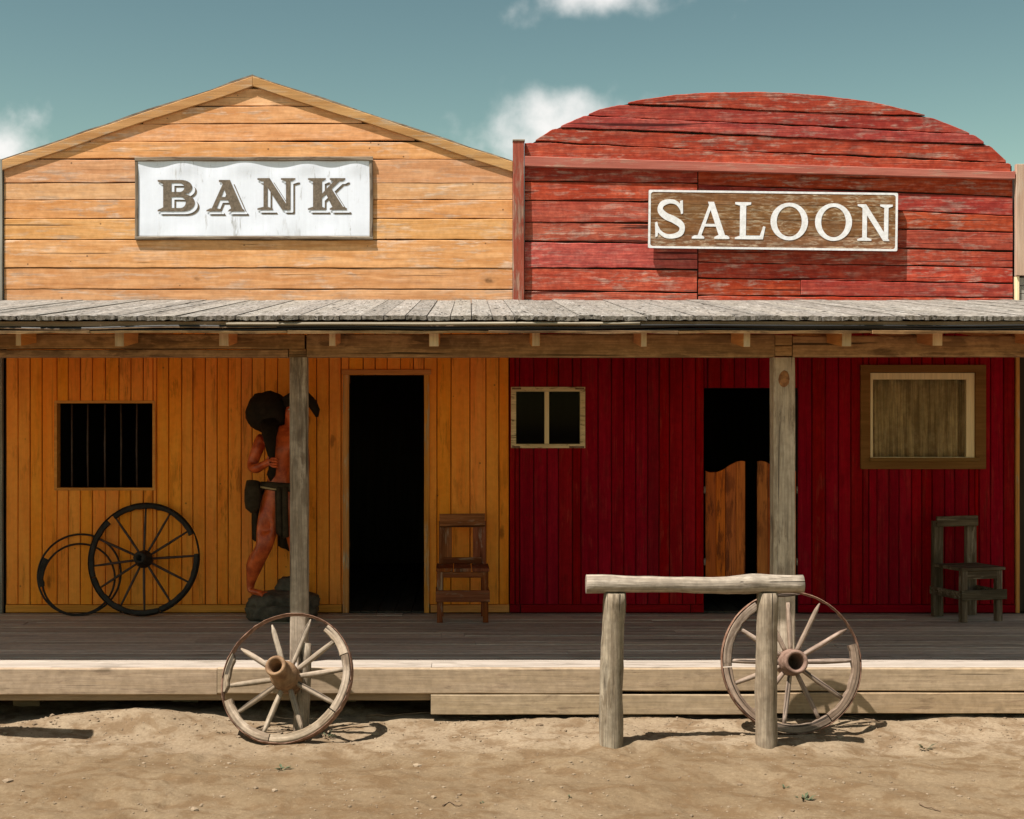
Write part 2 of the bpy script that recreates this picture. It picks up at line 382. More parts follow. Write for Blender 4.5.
def ground_mat():
    m, nt, n, l, p = new_mat('dusty_sand')
    b = NB(nt)
    t = n.new('ShaderNodeTexCoord')
    v = t.outputs['Object']
    big = b.noise(v, 0.9, 5, 0.6, 0.5)
    mid = b.noise(v, 5.5, 6, 0.62, 0.4)
    fine = b.noise(v, 45, 5, 0.7)
    grit = b.noise(v, 190, 3, 0.7)
    sp = n.new('ShaderNodeSeparateXYZ'); l.new(v, sp.inputs[0])
    # packed road dirt in front, looser pale dust along the porch
    edge = b.math('ADD', sp.outputs['Y'], b.math('MULTIPLY', b.math('SUBTRACT', mid, 0.5), 0.5))
    dust = b.step(edge, -0.95, -0.55)
    road = b.mix(b.step(big, 0.3, 0.7), (0.152, 0.106, 0.061), (0.208, 0.154, 0.096))
    pale = b.mix(b.step(big, 0.3, 0.7), (0.212, 0.160, 0.105), (0.275, 0.215, 0.148))
    col = b.mix(dust, road, pale)
    col = b.mix(b.step(mid, 0.38, 0.56, 0.65, 0.0), col, (0.12, 0.072, 0.035))
    col = b.mix(b.step(fine, 0.32, 0.6, 0.35, 0.0), col, (0.10, 0.062, 0.033))
    col = b.mix(b.step(fine, 0.58, 0.75, 0.0, 0.4), col, (0.38, 0.29, 0.195))
    col = b.mix(b.step(grit, 0.66, 0.74, 0.0, 0.5), col, (0.10, 0.07, 0.045))
    l.new(col, p.inputs['Base Color'])
    p.inputs['Roughness'].default_value = 0.95
    p.inputs['Specular IOR Level'].default_value = 0.1
    bm_ = n.new('ShaderNodeBump'); bm_.inputs['Strength'].default_value = 0.8; bm_.inputs['Distance'].default_value = 0.012
    l.new(b.math('ADD', b.math('MULTIPLY', mid, 0.8), b.math('ADD', b.math('MULTIPLY', fine, 0.5), b.math('MULTIPLY', grit, 0.22))), bm_.inputs['Height'])
    l.new(bm_.outputs[0], p.inputs['Normal'])
    return m


M['ground'] = ground_mat()


# ------------------------------------------------------------------ geometry helpers
def PX(px, z):
    return (px - VX) * z / F


def PZ(py, z):
    return EYE - (py - VY) * z / F


def depth_of(Y):
    return Y - CAMY


def link(name, me, mat=None, parent=None, loc=(0, 0, 0)):
    o = bpy.data.objects.new(name, me)
    C.objects.link(o)
    o.location = loc
    if mat is not None:
        me.materials.append(M[mat] if isinstance(mat, str) else mat)
    if parent is not None:
        o.parent = parent
    return o


def mesh_obj(name, verts, faces, mat, parent=None, smooth=False, recenter=True):
    vs_ = [Vector(v) for v in verts]
    c = Vector((0, 0, 0))
    if recenter:
        lo = Vector((min(v.x for v in vs_), min(v.y for v in vs_), min(v.z for v in vs_)))
        hi = Vector((max(v.x for v in vs_), max(v.y for v in vs_), max(v.z for v in vs_)))
        c = (lo + hi) / 2
    me = bpy.data.meshes.new(name)
    me.from_pydata([tuple(v - c) for v in vs_], [], faces)
    if smooth:
        me.polygons.foreach_set('use_smooth', [True] * len(me.polygons))
    me.update()
    return link(name, me, mat, parent, c)


def thing(name, label, cat, loc=(0, 0, 0), rot=(0, 0, 0), group=None):
    o = bpy.data.objects.new(name, None)
    C.objects.link(o)
    o.empty_display_size = 0.1
    o.location = loc
    o.rotation_euler = rot
    tag(o, label, cat, group)
    return o


def tag(o, label, cat, group=None):
    o['label'] = label
    o['category'] = cat
    if group:
        o['group'] = group
    return o


def offset_poly(poly, d):
    """inset a counter-clockwise polygon by d"""
    n = len(poly)
    out = []
    for i in range(n):
        a, b_, c = Vector(poly[i - 1]), Vector(poly[i]), Vector(poly[(i + 1) % n])
        e1, e2 = (b_ - a), (c - b_)
        if e1.length < 1e-9 or e2.length < 1e-9:
            out.append(tuple(b_)); continue
        e1.normalize(); e2.normalize()
        n1, n2 = Vector((-e1.y, e1.x)), Vector((-e2.y, e2.x))
        bis = n1 + n2
        if bis.length < 1e-6:
            bis = n1
        bis.normalize()
        k = max(0.4, bis.dot(n1))
        out.append((b_.x + bis.x * d / k, b_.y + bis.y * d / k))
    return out


def ccw(poly):
    a = sum(poly[i - 1][0] * poly[i][1] - poly[i][0] * poly[i - 1][1] for i in range(len(poly)))
    return list(poly) if a > 0 else list(reversed(poly))


def prism(poly, y_front, y_back, ch=0.003, name='board', mat=None, parent=None, warp=None):
    """board standing in the XZ plane, front face at y_front (towards the camera)"""
    poly = ccw(poly)
    n = len(poly)
    inner = offset_poly(poly, ch) if ch else poly
    w = warp or (lambda x, z: 0.0)
    v = [(x, y_front + w(x, z), z) for x, z in inner]
    v += [(x, y_front + ch + w(x, z), z) for x, z in poly]
    v += [(x, y_back, z) for x, z in poly]
    f = [tuple(range(n))]
    for i in range(n):
        j = (i + 1) % n
        f.append((n + i, n + j, j, i))
        f.append((2 * n + i, 2 * n + j, n + j, n + i))
    f.append(tuple(reversed(range(2 * n, 3 * n))))
    if not ch:
        pass
    return mesh_obj(name, v, f, mat, parent)


def plank_poly(x0, x1, lo, hi, step=0.22, jit=0.003, clip=None):
    """horizontal board between two edge lines lo(x), hi(x), with slightly uneven edges"""
    n = max(2, int((x1 - x0) / step) + 1)
    bot, top = [], []
    for i in range(n + 1):
        x = x0 + (x1 - x0) * i / n
        zb = lo(x) + rnd.uniform(-jit, jit)
        zt = hi(x) + rnd.uniform(-jit, jit)
        if clip:
            zt = min(zt, clip(x))
        if zt - zb > 0.004:
            bot.append((x, zb)); top.append((x, zt))
    return bot + top[::-1]


def vboard_poly(x0, x1, z0, z1, step=0.3, jit=0.0012):
    n = max(2, int((z1 - z0) / step))
    L, Rr = [], []
    for i in range(n + 1):
        z = z0 + (z1 - z0) * i / n
        L.append((x0 + rnd.uniform(-jit, jit), z)); Rr.append((x1 + rnd.uniform(-jit, jit), z))
    return Rr + L[::-1]


def box_pts(x0, x1, y0, y1, z0, z1):
    return [(x0, y0, z0), (x1, y0, z0), (x1, y1, z0), (x0, y1, z0), (x0, y0, z1), (x1, y0, z1), (x1, y1, z1), (x0, y1, z1)]


BOXF = [(0, 3, 2, 1), (4, 5, 6, 7), (0, 1, 5, 4), (1, 2, 6, 5), (2, 3, 7, 6), (3, 0, 4, 7)]


def timber(name, x0, x1, y0, y1, z0, z1, mat, parent, ch=0.004, axis=None, jit=0.0, rot=None, shear=0.0):
    """chamfered, slightly uneven timber along its longest side"""
    d = [x1 - x0, y1 - y0, z1 - z0]
    i = d.index(max(d)) if axis is None else 'XYZ'.index(axis)
    j, k = [q for q in range(3) if q != i]
    c = Vector(((x0 + x1) / 2, (y0 + y1) / 2, (z0 + z1) / 2))
    a, b_ = d[j] / 2, d[k] / 2
    ch = min(ch, a * 0.45, b_ * 0.45)
    ring = [(-a + ch, -b_), (a - ch, -b_), (a, -b_ + ch), (a, b_ - ch), (a - ch, b_), (-a + ch, b_), (-a, b_ - ch), (-a, -b_ + ch)]
    L = d[i]
    n = max(1, int(L / 0.28)) if jit else 1
    v, f = [], []
    for s in range(n + 1):
        t = -L / 2 + L * s / n
        ox, oy = rnd.uniform(-jit, jit), rnd.uniform(-jit, jit)
        for (p, q) in ring:
            w = [0, 0, 0]; w[i] = t; w[j] = p + ox + rnd.uniform(-jit, jit) * 0.5; w[k] = q + oy + rnd.uniform(-jit, jit) * 0.5
            v.append(tuple(w))
    for s in range(n):
        for q in range(8):
            r = (q + 1) % 8
            f.append((s * 8 + q, s * 8 + r, (s + 1) * 8 + r, (s + 1) * 8 + q))
    f.append(tuple(reversed(range(8)))); f.append(tuple(range(n * 8, n * 8 + 8)))
    me = bpy.data.meshes.new(name)
    me.from_pydata(v, [], f)
    bm = bmesh.new(); bm.from_mesh(me)
    bmesh.ops.recalc_face_normals(bm, faces=bm.faces)
    bm.to_mesh(me); bm.free()
    o = link(name, me, mat, parent, c)
    if rot:
        o.rotation_euler = rot
    return o


def tube(name, pts, rad, mat, parent=None, seg=10, noise_amp=0.0, noise_scale=6.0, smooth=True, caps=True, ends=None):
    pts = [Vector(p) for p in pts]
    n = len(pts)
    rads = rad if isinstance(rad, (list, tuple)) else [rad] * n
    v, f = [], []
    up = Vector((0, 0, 1))
    prev = None
    for i, p in enumerate(pts):
        t = (pts[min(i + 1, n - 1)] - pts[max(i - 1, 0)]).normalized()
        if prev is None:
            a = t.cross(up) if abs(t.dot(up)) < 0.9 else t.cross(Vector((1, 0, 0)))
        else:
            a = prev - t * prev.dot(t)
        a.normalize(); b_ = t.cross(a); prev = a
        for k in range(seg):
            q = 2 * math.pi * k / seg
            d = a * math.cos(q) + b_ * math.sin(q)
            r = rads[i]
            if noise_amp:
                r *= 1 + noise_amp * mnoise.noise((p + d * rads[i]) * noise_scale) + noise_amp * 0.5 * mnoise.noise((p + d * rads[i]) * noise_scale * 3.1)
            v.append(p + d * r)
    for i in range(n - 1):
        for k in range(seg):
            j = (k + 1) % seg
            f.append((i * seg + k, i * seg + j, (i + 1) * seg + j, (i + 1) * seg + k))
    if caps:
        f.append(tuple(range(seg))[::-1]); f.append(tuple(range((n - 1) * seg, n * seg)))
    o = mesh_obj(name, v, f, mat, parent, smooth=False)
    me = o.data
    bm = bmesh.new(); bm.from_mesh(me)
    bmesh.ops.recalc_face_normals(bm, faces=bm.faces)
    for fc in bm.faces:
        fc.smooth = smooth and len(fc.verts) == 4
    bm.to_mesh(me); bm.free()
    return o


def lathe(name, profile, mat, parent, axis='Y', seg=28, loc=(0, 0, 0)):
    """profile: list of (along, radius)"""
    v, f = [], []
    n = len(profile)
    for a, r in profile:
        for k in range(seg):
            q = 2 * math.pi * k / seg
            v.append((r * math.cos(q), a, r * math.sin(q)))
    for i in range(n - 1):
        for k in range(seg):
            j = (k + 1) % seg
            f.append((i * seg + k, i * seg + j, (i + 1) * seg + j, (i + 1) * seg + k))
    f.append(tuple(range(seg))); f.append(tuple(range((n - 1) * seg, n * seg)))
    me = bpy.data.meshes.new(name)
    me.from_pydata(v, [], f)
    bm = bmesh.new(); bm.from_mesh(me)
    bmesh.ops.recalc_face_normals(bm, faces=bm.faces)
    for fc in bm.faces:
        fc.smooth = len(fc.verts) == 4
    bm.to_mesh(me); bm.free()
    return link(name, me, mat, parent, loc)


def lump(name, c, r, mat, parent, sub=3, amp=0.12, sc=3.0, power=1.0, seed=0, flat=None):
    bm = bmesh.new()
    bmesh.ops.create_icosphere(bm, subdivisions=sub, radius=1.0)
    for v in bm.verts:
        d = v.co.normalized()
        q = Vector([math.copysign(abs(x) ** power, x) for x in d])
        k = 1 + amp * mnoise.noise(d * sc + Vector((seed, seed * 2.3, 1.7))) + amp * 0.5 * mnoise.noise(d * sc * 2.7 + Vector((seed, 0, 9)))
        v.co = Vector((q.x * r[0] * k, q.y * r[1] * k, q.z * r[2] * k))
        if flat is not None and v.co.z < -flat:
            v.co.z = -flat
    for fc in bm.faces:
        fc.smooth = True
    me = bpy.data.meshes.new(name)
    bm.to_mesh(me); bm.free()
    return link(name, me, mat, parent, c)


# ------------------------------------------------------------------ ground
FLOOR = EYE - 1.566        # porch deck
WALL = 11.667 + CAMY       # front face of the buildings
ZB = 11.667


def value_noise(x, y, s, seed):
    r = np.random.RandomState(seed)
    tab = r.rand(256, 256)
    xs, ys = x * s + 500.3, y * s + 500.7
    xi, yi = np.floor(xs).astype(int), np.floor(ys).astype(int)
    fx, fy = xs - xi, ys - yi
    fx, fy = fx * fx * (3 - 2 * fx), fy * fy * (3 - 2 * fy)
    g = lambda i, j: tab[i % 256, j % 256]
    return (g(xi, yi) * (1 - fx) + g(xi + 1, yi) * fx) * (1 - fy) + (g(xi, yi + 1) * (1 - fx) + g(xi + 1, yi + 1) * fx) * fy - 0.5


def ground_h(x, y):
    h = np.interp(y, [-1000, -3, -1.3, -0.8, -0.62, -0.35, -0.05, 3, 1000], [0, 0.0, -0.035, -0.05, -0.035, -0.03, -0.012, -0.03, 0])
    h = h + 0.075 * np.exp(-((x + 2.33) / 0.55) ** 2 - ((y + 0.05) / 0.28) ** 2)
    h = h + 0.035 * np.exp(-((x + 1.95) / 0.25) ** 2 - ((y + 0.18) / 0.16) ** 2)
    h = h - 0.045 * np.exp(-((x + 1.0) / 0.6) ** 2 - ((y + 0.02) / 0.18) ** 2)
    h = h - 0.05 * np.exp(-((x + 3.1) / 0.45) ** 2 - ((y + 0.0) / 0.15) ** 2)
    near = np.clip(1.3 - np.abs(y + 1.0) / 6, 0, 1)
    h = h + near * (0.05 * value_noise(x, y, 1.1, 1) + 0.036 * value_noise(x, y * 1.4, 3.1, 2) + 0.014 * value_noise(x, y, 8, 3) + 0.008 * value_noise(x, y, 19, 4) + 0.006 * value_noise(x, y, 43, 5))
    for hx_, hy_ in ((0.851, -0.74), (1.768, -0.74)):   # earth heaped round the post feet
        h = h + 0.026 * np.exp(-((x - hx_) / 0.13) ** 2 - ((y - hy_) / 0.11) ** 2)
    # hoof and boot dents
    r = np.random.RandomState(8)
    for _ in range(46):
        cx, cy = r.uniform(-3.4, 4.0), r.uniform(-2.4, -0.2)
        sx, sy = r.uniform(0.05, 0.12), r.uniform(0.04, 0.09)
        d2 = ((x - cx) / sx) ** 2 + ((y - cy) / sy) ** 2
        h = h - r.uniform(0.006, 0.016) * np.exp(-d2) + 0.006 * np.exp(-(np.sqrt(d2) - 1.6) ** 2 * 4)
    return h


def gh(x, y):
    return float(ground_h(np.array([x]), np.array([y]))[0])


def grow(a, b, lim, step):
    core = list(np.arange(a, b, step))
    lo, hi, s = [], [], step
    x = a
    while x > -lim:
        s *= 1.35; x -= s; lo.append(x)
    x, s = core[-1], step
    while x < lim:
        s *= 1.35; x += s; hi.append(x)
    return np.array(lo[::-1] + core + hi)


gx, gy = grow(-3.7, 4.4, 900, 0.017), grow(-2.7, 0.25, 900, 0.014)
X, Y = np.meshgrid(gx, gy)
Zg = ground_h(X.ravel(), Y.ravel())
nv, nu = X.shape
verts = np.stack([X.ravel(), Y.ravel(), Zg], 1).astype(np.float32)
idx = np.arange(nu * nv).reshape(nv, nu)
quads = np.stack([idx[:-1, :-1].ravel(), idx[:-1, 1:].ravel(), idx[1:, 1:].ravel(), idx[1:, :-1].ravel()], 1).astype(np.int32)
me = bpy.data.meshes.new('ground')
me.vertices.add(len(verts)); me.vertices.foreach_set('co', verts.ravel())
me.loops.add(quads.size); me.loops.foreach_set('vertex_index', quads.ravel())
me.polygons.add(len(quads))
me.polygons.foreach_set('loop_start', np.arange(0, quads.size, 4, dtype=np.int32))
me.polygons.foreach_set('use_smooth', np.ones(len(quads), dtype=bool))
me.update(); me.validate()
ground = link('ground', me, 'ground')
ground['kind'] = 'structure'

# ------------------------------------------------------------------ bank
BX0, BX1 = PX(4, ZB), PX(512.8, ZB)         # bank facade
LX1 = PX(509, ZB)                          # lower wall border
SX0, SX1 = PX(513, ZB), PX(1014, ZB)      # saloon facade
TOPL = 2.86                                # lower boards end under the roof


def wall_backing(name, parent, x0, x1, z0, z1, openings, y0, y1, mat='backing'):
    """boarding behind the cladding with real openings"""
    xs = sorted({x0, x1, *[o[0] for o in openings], *[o[1] for o in openings]})
    v, f = [], []
    for a, b_ in zip(xs[:-1], xs[1:]):
        mid = (a + b_) / 2
        segs = [(z0, z1)]
        for (ox0, ox1, oz0, oz1) in openings:
            if ox0 < mid < ox1:
                new = []
                for s0, s1 in segs:
                    if oz0 > s0:
                        new.append((s0, min(s1, oz0)))
                    if oz1 < s1:
                        new.append((max(s0, oz1), s1))
                segs = new
        for s0, s1 in segs:
            if s1 - s0 > 0.002:
                n = len(v)
                v += box_pts(a, b_, y0, y1, s0, s1)
                f += [tuple(n + q for q in face) for face in BOXF]
    return mesh_obj(name, v, f, mat, parent)


def clad_vertical(parent, edges, z0, z1, openings, mat, y, th=0.022):
    for a, b_ in zip(edges[:-1], edges[1:]):
        mid = (a + b_) / 2
        segs = [(z0, z1)]
        for (ox0, ox1, oz0, oz1) in openings:
            if ox0 < mid < ox1:
                new = []
                for s0, s1 in segs:
                    if oz0 > s0 + 0.01:
                        new.append((s0, min(s1, oz0)))
                    if oz1 < s1 - 0.01:
                        new.append((max(s0, oz1), s1))
                segs = new
        dy = rnd.uniform(-0.0025, 0.0025)
        for s0, s1 in segs:
            prism(vboard_poly(a + 0.003, b_ - 0.003, s0 + 0.001, s1 - 0.001), y + dy, y + th, 0.005, 'board', mat, parent)


def room(parent, x0, x1, y0, y1, z0, z1):
    t = 0.08
    for nm, b_ in (('back_wall', (x0, x1, y1, y1 + t, z0, z1)), ('side_wall', (x0 - t, x0, y0, y1 + t, z0, z1)), ('side_wall', (x1, x1 + t, y0, y1 + t, z0, z1)), ('ceiling', (x0 - t, x1 + t, y0, y1 + t, z1 + 0.002, z1 + t))):
        mesh_obj(nm, box_pts(*b_), BOXF, 'dark_wood', parent)
    n = int((x1 - x0) / 0.14)
    for k in range(n):
        a = x0 + (x1 - x0) * k / n
        timber('floor_board', a + 0.002, a + (x1 - x0) / n - 0.002, y0 - 0.02, y1 - 0.003, z0 + 0.002, z0 + 0.03 + rnd.uniform(0, 0.003), 'dark_floor', parent, axis='Y')


bank = thing('bank_building', 'honey coloured timber bank building with a pointed false front and barred window', 'building', (0, WALL, 0))
saloon = thing('saloon_building', 'dark red timber saloon building with a rounded false front and swing doors', 'building', (0, WALL, 0))


def under(parent):
    """children are modelled in world space: cancel the parent's offset"""
    bpy.context.view_layer.update()
    for o in list(parent.children):
        if o.get('_done'):
            continue
        o.matrix_parent_inverse = parent.matrix_world.inverted()
        o['_done'] = 1


# gable of the bank
peak = (PX(253, ZB), PZ(77, ZB))
gl, gr = (PX(3, ZB), PZ(161, ZB)), (PX(512.8, ZB), PZ(162.6, ZB))


def bank_top(x, drop=0.0):
    if x < peak[0]:
        t = (x - gl[0]) / (peak[0] - gl[0]); return gl[1] + (peak[1] - gl[1]) * t - drop
    t = (x - peak[0]) / (gr[0] - peak[0]); return peak[1] + (gr[1] - peak[1]) * t - drop


rows = [88, 106.5, 123.8, 141.8, 159.5, 183, 200, 219, 240, 268, 289.4, 304]
joints = {5: 0.33, 8: 0.61}
for r in range(len(rows) - 1):
    za, zb = PZ(rows[r], ZB), PZ(rows[r + 1], ZB)
    tl = rnd.uniform(-0.006, 0.006)
    gp, gt = rnd.uniform(0.002, 0.008), rnd.uniform(-0.004, 0.004)
    lo = lambda x, zb=zb, tl=tl, gp=gp, gt=gt: zb + gp + gt * math.sin(x * 1.3 + gp * 900) + tl * (x + 1.8) / 2.0
    tl2 = tl if r else 0
    hi = lambda x, za=za, tl=tl: za - 0.002 + 0.3 * tl * (x + 1.8) / 2.0
    xs0, xs1 = BX0, BX1
    # shorten to where the gable leaves room
    x = xs0
    while bank_top(x, 0.06) < lo(x) + 0.02 and x < peak[0]:
        x += 0.02
    xs0 = x
    x = xs1
    while bank_top(x, 0.06) < lo(x) + 0.02 and x > peak[0]:
        x -= 0.02
    xs1 = x
    poly = plank_poly(xs0, xs1, lo, hi, 0.16, 0.0028, clip=lambda x: bank_top(x, 0.045))
    dy = rnd.uniform(-0.004, 0.004)
    prism(poly, WALL + dy, WALL + 0.025, 0.004, 'plank', 'bank_gable', bank)
# boarding behind the gable planks
gpoly = [(BX0, 2.6), (BX1, 2.6), (BX1, bank_top(BX1, 0.06)), (peak[0], peak[1] - 0.06), (BX0, bank_top(BX0, 0.06))]
prism(gpoly, WALL + 0.028, WALL + 0.05, 0, 'gable_backing', 'backing', bank)
# rake boards along the slopes
for a, b_ in ((gl, peak), (peak, gr)):
    n = 12
    top, bot = [], []
    for i in range(n + 1):
        t = i / n
        x = a[0] + (b_[0] - a[0]) * t
        z = a[1] + (b_[1] - a[1]) * t
        top.append((x, z + rnd.uniform(-0.002, 0.004)))
        bot.append((x, z - 0.078 - 0.006 * math.sin(t * 9) + rnd.uniform(-0.002, 0.002)))
    prism(bot + top[::-1], WALL - 0.022, WALL + 0.03, 0.004, 'rake_board', 'bank_rake', bank)
    # thin weathered cap with ragged edge
    cap_b = [(x, z + 0.001) for x, z in top]
    cap_t = [(x, z + 0.013 + rnd.uniform(-0.006, 0.007)) for x, z in top]
    prism(cap_b + cap_t[::-1], WALL - 0.018, WALL + 0.06, 0.0, 'cap_board', 'frame', bank)

# lower wall of the bank
win_b = (PX(57, ZB), PX(153, ZB), PZ(488, ZB), PZ(403, ZB))
door_b = (PX(349, ZB), PX(424, ZB), -1.0, PZ(375, ZB))
edges = [PX(6, ZB)]
while edges[-1] < LX1 - 0.16:
    edges.append(edges[-1] + rnd.choice([0.092, 0.1, 0.1, 0.104, 0.108, 0.112]))
edges = [e for e in edges if e < PX(430, ZB)] + [PX(q, ZB) for q in (437, 451, 470, 486, 499, 509)]
for o in (win_b, door_b):
    for q in o[:2]:
        edges = [e for e in edges if abs(e - q) > 0.028] + [q]
edges = sorted(edges)
SK = PZ(604.5, ZB)
clad_vertical(bank, edges, SK, TOPL, [win_b, door_b], 'bank_wall', WALL)
timber('skirting_board', PX(6, ZB), door_b[0] - 0.062, WALL - 0.006, WALL + 0.02, FLOOR + 0.004, SK - 0.002, 'bank_trim', bank, jit=0.001)
timber('skirting_board', door_b[1] + 0.055, LX1, WALL - 0.006, WALL + 0.02, FLOOR + 0.004, SK - 0.002, 'bank_trim', bank, jit=0.001)
wall_backing('wall_backing', bank, BX0, LX1, FLOOR, 2.84, [win_b, door_b], WALL + 0.026, WALL + 0.10)
# door frame
df = thing  # alias unused
timber('door_jamb', door_b[0] - 0.052, door_b[0] - 0.001, WALL - 0.018, WALL + 0.105, FLOOR + 0.004, door_b[3] + 0.002, 'bank_trim_z', bank, jit=0.001)
timber('door_jamb', door_b[1] + 0.001, door_b[1] + 0.046, WALL - 0.018, WALL + 0.105, FLOOR + 0.004, door_b[3] + 0.002, 'bank_trim_z', bank, jit=0.001)
timber('door_head', door_b[0] - 0.06, door_b[1] + 0.06, WALL - 0.02, WALL + 0.105, door_b[3] + 0.004, door_b[3] + 0.046, 'bank_trim', bank, jit=0.001)
# barred window
wf = wall_backing('window', bank, win_b[0] - 0.02, win_b[1] + 0.02, win_b[2] - 0.02, win_b[3] + 0.02, [(win_b[0] + 0.002, win_b[1] - 0.002, win_b[2] + 0.002, win_b[3] - 0.002)], WALL - 0.012, WALL + 0.09, 'bank_trim')
for q in (72, 88, 105, 121, 137):
    x = PX(q, ZB + 0.04)
    bar = tube('bar', [(x, WALL + 0.04, win_b[2] + 0.01), (x + rnd.uniform(-0.003, 0.003), WALL + 0.04, (win_b[2] + win_b[3]) / 2), (x, WALL + 0.04, win_b[3] - 0.01)], 0.0085, 'iron_spoke', bank, seg=8)
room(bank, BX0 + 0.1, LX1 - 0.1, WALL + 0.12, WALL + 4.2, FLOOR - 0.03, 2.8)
mesh_obj('rear_roof', [(BX0, WALL + 0.06, 2.95), (BX1, WALL + 0.06, 2.95), (peak[0], WALL + 0.06, peak[1] - 0.12), (BX0, WALL + 4.4, 2.95), (BX1, WALL + 4.4, 2.95), (peak[0], WALL + 4.4, peak[1] - 0.12)], [(0, 1, 2), (3, 5, 4), (0, 2, 5, 3), (1, 4, 5, 2), (0, 3, 4, 1)], 'grey_board', bank)

# ------------------------------------------------------------------ saloon gable
arc = [(533, 141.5), (551, 130), (576, 119), (600, 109), (637, 100.5), (676, 94.8), (705, 92.8), (760, 92), (790, 93.2), (820, 95.5), (870, 101.5), (905, 109.5), (928.6, 116), (952, 125), (973, 134), (992, 147), (1009, 163)]
AX = np.array([PX(a, ZB) for a, _ in arc]); AZ = np.array([PZ(b_, ZB) for _, b_ in arc])


def arc_top(x):
    return float(np.interp(x, AX, AZ, left=AZ[0] - 0.01, right=AZ[-1] - 0.01))


def line(pa, pb):
    xa, za, xb, zb = PX(pa[0], ZB), PZ(pa[1], ZB), PX(pb[0], ZB), PZ(pb[1], ZB)
    return lambda x: za + (zb - za) * (x - xa) / (xb - xa)


SL, SM, SR = PX(524.5, ZB), PX(698, ZB), PX(1013, ZB)
tops = [line((533, 60), (1009, 60)), line((533, 101), (1009, 120)), line((533, 113), (1009, 136)), line((533, 127), (1009, 146)), line((533, 142), (1009, 163)), line((524, 163), (1013, 176))]
for r in range(5):
    hi, lo = tops[r], tops[r + 1]
    x0, x1 = (SL if r == 4 else PX(533, ZB)), PX(1011 if r == 4 else 1009, ZB)
    poly = []
    n = 170
    bot, top = [], []
    rag = rnd.uniform(-0.002, 0.003)
    for i in range(n + 1):
        x = x0 + (x1 - x0) * i / n
        zt = min(hi(x) - 0.0035 + 0.003 * math.sin(i * 0.37 + r) , arc_top(x) + (rag if r < 4 else 0)) + rnd.uniform(-0.0015, 0.0015)
        if r == 4 and (x < PX(533, ZB) or x > PX(1006, ZB)):
            zt = min(hi(x), PZ(143, ZB)) if x < 0.5 else min(hi(x), arc_top(x))
        zb = lo(x) + 0.007 + 0.006 * math.sin(i * 0.05 + r * 2.7) + 0.002 * math.sin(i * 0.29 + r * 2) + rnd.uniform(-0.0012, 0.0012)
        if zt - zb > 0.006:
            bot.append((x, zb)); top.append((x, zt))
    dy = [0.0, 0.006, -0.003, 0.004, 0.002][r]
    prism(bot + top[::-1], WALL + dy, WALL + 0.026, 0.004, 'plank', 'red_gable', saloon)
prism([(SL, 2.6), (SR, 2.6), (SR, AZ[-1] - 0.02)] + [(float(a), arc_top(float(a)) - 0.006) for a in np.linspace(AX[-1], AX[0], 60)] + [(SL, PZ(145, ZB))], WALL + 0.029, WALL + 0.05, 0, 'gable_backing', 'backing', saloon)
# ledge board that throws the shadow
lt, lb = line((524, 157), (1014, 172.5)), line((524, 167), (1014, 180))
prism(plank_poly(SL, PX(1013.5, ZB), lb, lt, 0.2, 0.002), WALL - 0.045, WALL + 0.004, 0.004, 'ledge_board', 'red_trim', saloon)
# planks under the ledge, butted at a joint
left = [166, 181.5, 200.5, 222, 242, 268, 291, 304]
for a, b_ in zip(left[:-1], left[1:]):
    hi, lo = line((524, a), (698, a + 2)), line((524, b_), (698, b_ + 1.5))
    x1 = SM - 0.003 + (rnd.uniform(-0.004, 0.0))
    prism(plank_poly(SL, x1, lambda x, lo=lo, g=rnd.uniform(0.003, 0.010), q=rnd.uniform(0, 6): lo(x) + g + 0.004 * math.sin(x * 2.1 + q), lambda x, hi=hi: hi(x) - 0.003, 0.13, 0.0035), WALL + rnd.uniform(-0.006, 0.005), WALL + 0.026, 0.004, 'plank', 'red_gable', saloon)
rl, rr = [171, 184.5, 203, 222, 241, 262, 278, 295.5, 304], [178, 197, 216, 233, 252, 268, 284, 298, 304.5]
for k in range(len(rl) - 1):
    hi, lo = line((698, rl[k]), (1013, rr[k])), line((698, rl[k + 1]), (1013, rr[k + 1]))
    cuts = [SM + 0.003, SR]
    if k in (6, 2):
        cuts = [SM + 0.003, PX(801, ZB), SR]
    for c0, c1 in zip(cuts[:-1], cuts[1:]):
        prism(plank_poly(c0 + 0.001, c1 - 0.001, lambda x, lo=lo, g=rnd.uniform(0.003, 0.010), q=rnd.uniform(0, 6): lo(x) + g + 0.004 * math.sin(x * 2.1 + q), lambda x, hi=hi: hi(x) - 0.003, 0.13, 0.0035), WALL + rnd.uniform(-0.006, 0.005), WALL + 0.026, 0.004, 'plank', 'red_gable', saloon)
timber('corner_board', PX(513, ZB), PX(524, ZB), WALL - 0.05, WALL + 0.03, 2.86, PZ(142.5, ZB), 'red_trim_z', saloon, jit=0.0015)
timber('corner_cap', PX(512.6, ZB), PX(524.6, ZB), WALL - 0.056, WALL + 0.034, PZ(142.4, ZB), PZ(140.5, ZB), 'frame', saloon, axis='X')

